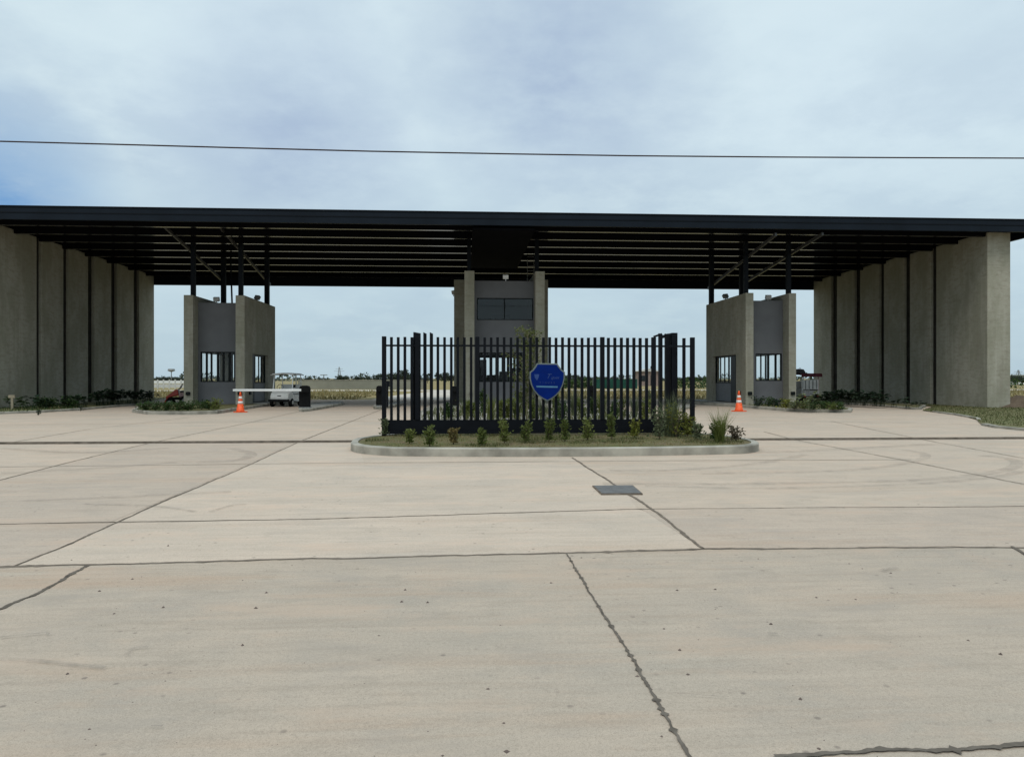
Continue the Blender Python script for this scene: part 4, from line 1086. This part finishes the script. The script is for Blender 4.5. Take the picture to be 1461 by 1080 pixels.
# brick house
w = thing('brick_house', 'small unfinished brick house seen behind the gate on the right', 'house', (far_x(926,150), 150, 0))
mb = MB(); wall_with_hole(mb, 'x', -2.3, 2.3, 0, .2, -.02, 2.9, [(-1.6,-.6,.9,2.1),(.3,1.2,0,2.1)]); mb.box(-2.3,-2.1,.2,4,-.02,2.9); mb.box(2.1,2.3,.2,4,-.02,2.9); mb.box(-2.1,2.1,3.8,4,-.02,2.9)
mb.obj('wall', 'brick', w); MB().prism([(-2.6,2.9),(2.6,2.9),(2.6,3.02),(0,3.5),(-2.6,3.02)], -.3, 4.3, 'y').obj('roof', 'offwhite', w)
MB().box(-1.6,-.6,.08,.12,.9,2.1).obj('window', 'dglass', w); MB().box(.3,1.2,.08,.12,0,2.1).obj('door', 'frame', w)
MB().lathe([(.45,0),(.5,.1),(.5,.7),(.3,.85)], n=14).obj('water_tank', 'rubber', w, loc=(1.3, 2, 3.3))
# white house far right
w = thing('white_house', 'low white house far beyond the right wall', 'house', (far_x(1459,175), 175, 0))
MB().box(-2.6,2.6,0,4,-.02,1.6).obj('wall', 'white', w); MB().prism([(-2.9,1.6),(2.9,1.6),(0,2.4)], -.3, 4.3, 'y').obj('roof', 'block', w); MB().box(-.5,.4,-.03,.0,.5,1.2).obj('window', 'frame', w)
# masts
def mast(px, toppy, d, label, kind):
    p = atY(px, toppy, d); t = thing('lamp_mast' if kind else 'lattice_tower', label, 'mast', (p.x, d, 0))
    H = p.z
    if kind:
        MB().tube([(0,0,0),(0,0,H)], [.14,.09], 8).obj('pole', 'metal', t)
        MB().box(-.75,.75,-.3,.3,H,H+.16).obj('lamp_head', 'metal', t)
        if kind == 2: MB().lathe([(.2,-.3),(.9,0),(.75,.45)], n=12).obj('tank', 'metal', t, loc=(0,0,H+.1))
    else:
        mb = MB(); q = .9
        for sx, sy in ((-1,-1),(1,-1),(1,1),(-1,1)): mb.bar((sx*q, sy*q, 0), (sx*.12, sy*.12, H), .12, .12)
        for k in range(9):
            z = H*k/9; a = q - (q-.12)*k/9; z2 = H*(k+1)/9; b = q - (q-.12)*(k+1)/9
            mb.bar((-a,-a,z), (b,-b,z2), .07, .07); mb.bar((a,-a,z), (-b,-b,z2), .07, .07)
        mb.obj('lattice', 'metal', t)
        for z, l in ((.72, 2.2), (.86, 1.6)): MB().bar((-l,0,H*z), (l,0,H*z), .1, .1).obj('cross_arm', 'metal', t)
mast(244.5, 529.5, 190, 'far mast with broad head left of the left booth', 2)
mast(422.5, 534, 160, 'thin lamp mast right of the golf cart roof', 1)
mast(462, 535.5, 170, 'thin lamp mast over the block wall, left of the lattice tower', 1)
mast(484, 523.5, 330, 'far lattice tower over the grey block wall', 0)
mast(1453, 528, 260, 'far lattice tower beyond the right wall', 0)

# cable across the sky
pts = []
cab = [(-900,166),(-400,187),(0,202),(200,207.3),(330,211),(530,216.2),(730,220),(900,222.6),(1100,224.4),(1300,225.4),(1461,226),(1800,225),(2300,220)]
for (x0_, y0_), (x1_, y1_) in zip(cab, cab[1:]):
    for i in range(6): f = i/6; pts.append(atY(x0_+(x1_-x0_)*f, y0_+(y1_-y0_)*f, 20))
tag(MB().tube(pts, .019, 6).obj('overhead_cable', 'cable', smooth=True), 'single dark overhead cable crossing the sky above the canopy', 'cable')

# ------------------------------------------------------------------ sky, sun, camera
EL, AZ = R(58), R(205)       # sun behind the camera, a little to its left
wd = bpy.data.worlds.new('World'); scn.world = wd; wd.use_nodes = True
nt = wd.node_tree; bg = nt.nodes['Background']
sky = nd(nt, 'ShaderNodeTexSky'); sky.sky_type = 'NISHITA'; sky.sun_disc = False
sky.sun_elevation = EL; sky.sun_rotation = AZ; sky.air_density = 1.0; sky.dust_density = 1.5
dirv = nd(nt, 'ShaderNodeTexCoord').outputs['Generated']
nrm = nd(nt, 'ShaderNodeVectorMath', operation='NORMALIZE'); nt.links.new(dirv, nrm.inputs[0]); dv = nrm.outputs[0]
sep = nd(nt, 'ShaderNodeSeparateXYZ'); nt.links.new(dv, sep.inputs[0])
def mth(op, a, b=None):
    n = nd(nt, 'ShaderNodeMath', operation=op)
    for i, v in enumerate((a, b)):
        if v is None: continue
        if hasattr(v, 'is_output'): nt.links.new(v, n.inputs[i])
        else: n.inputs[i].default_value = v
    return n.outputs[0]
zc = mth('ADD', mth('MAXIMUM', sep.outputs[2], 0.), .22)
cmb = nd(nt, 'ShaderNodeCombineXYZ'); nt.links.new(mth('DIVIDE', sep.outputs[0], zc), cmb.inputs[0]); nt.links.new(mth('DIVIDE', sep.outputs[1], zc), cmb.inputs[1])
cp_ = cmb.outputs[0]
def blob(px, py, r0, r1):
    d = Vector(ray(px, py)).normalized()
    n = nd(nt, 'ShaderNodeVectorMath', operation='DISTANCE'); nt.links.new(dv, n.inputs[0]); n.inputs[1].default_value = d
    return ramp(nt, n.outputs['Value'], r1, r0)
nz1 = noise(nt, cp_, .9, 6, .55); nz2 = noise(nt, cp_, 2.6, 6, .6); nz3 = noise(nt, cp_, 6.5, 6, .6)
K = 1 / .1
cl = mixc(nt, ramp(nt, nz1, .42, .58), tuple(c*K for c in (.50,.62,.72)), tuple(c*K for c in (.62,.755,.82)))
cl = mixc(nt, ramp(nt, nz2, .46, .62, 0, .7), cl, tuple(c*K for c in (.68,.81,.85)))
cl = mixc(nt, ramp(nt, nz3, .45, .75, 0, .3), cl, tuple(c*K for c in (.54,.67,.75)))
wb = mth('MULTIPLY', mth('MAXIMUM', blob(400, 70, .05, .28), blob(1260, 90, .05, .34)), ramp(nt, nz2, .35, .6, .35, .9))
cl = mixc(nt, wb, cl, tuple(c*K for c in (.66,.79,.86)))
gb = mth('MULTIPLY', mth('MAXIMUM', blob(790, 100, .03, .22), blob(420, 215, .02, .20)), ramp(nt, nz3, .3, .65, .55, 1.))
cl = mixc(nt, gb, cl, tuple(c*K for c in (.395,.50,.65)))
# hazy veil low over the horizon
cl = mixc(nt, ramp(nt, sep.outputs[2], .30, .0, 0, .85), cl, tuple(c*K for c in (.43,.565,.645)))
# gap of bluer sky low on the left
gap = mth('MULTIPLY', blob(-20, 295, .02, .15), ramp(nt, nz2, .3, .6, .4, 1.))
cl = mixc(nt, gap, cl, tuple(c*K for c in (.155,.33,.60)))
cover = mixc(nt, .93, sky.outputs[0], cl)
# overcast dome: brighter towards the zenith, well above the frame
zb_ = ramp(nt, sep.outputs[2], .5, .95, 1., 1.75)
vm = nd(nt, 'ShaderNodeVectorMath', operation='SCALE'); nt.links.new(cover, vm.inputs[0]); nt.links.new(zb_, vm.inputs['Scale'])
nt.links.new(vm.outputs[0], bg.inputs[0]); bg.inputs[1].default_value = .1

sun = bpy.data.lights.new('sun', 'SUN'); sun.energy = 1.2; sun.angle = R(25); sun.color = (1, .95, .88)
so = bpy.data.objects.new('sun', sun); COL.objects.link(so)
d = Vector((math.sin(AZ)*math.cos(EL), math.cos(AZ)*math.cos(EL), math.sin(EL)))
so.rotation_euler = d.to_track_quat('Z', 'Y').to_euler(); so.location = d * 100

cam = bpy.data.cameras.new('camera'); co = bpy.data.objects.new('camera', cam); COL.objects.link(co)
cam.sensor_width = 36; cam.lens = 36 * F / 1461; cam.clip_end = 9000; cam.clip_start = .05
co.location = (0, 0, CAMH); co.rotation_euler = (R(90), 0, -YAW); scn.camera = co
scn.view_settings.view_transform = 'Standard'; scn.view_settings.look = 'None'; scn.view_settings.gamma = 1; scn.view_settings.exposure = 0.1
scn.cycles.max_bounces = 8; scn.cycles.transparent_max_bounces = 24
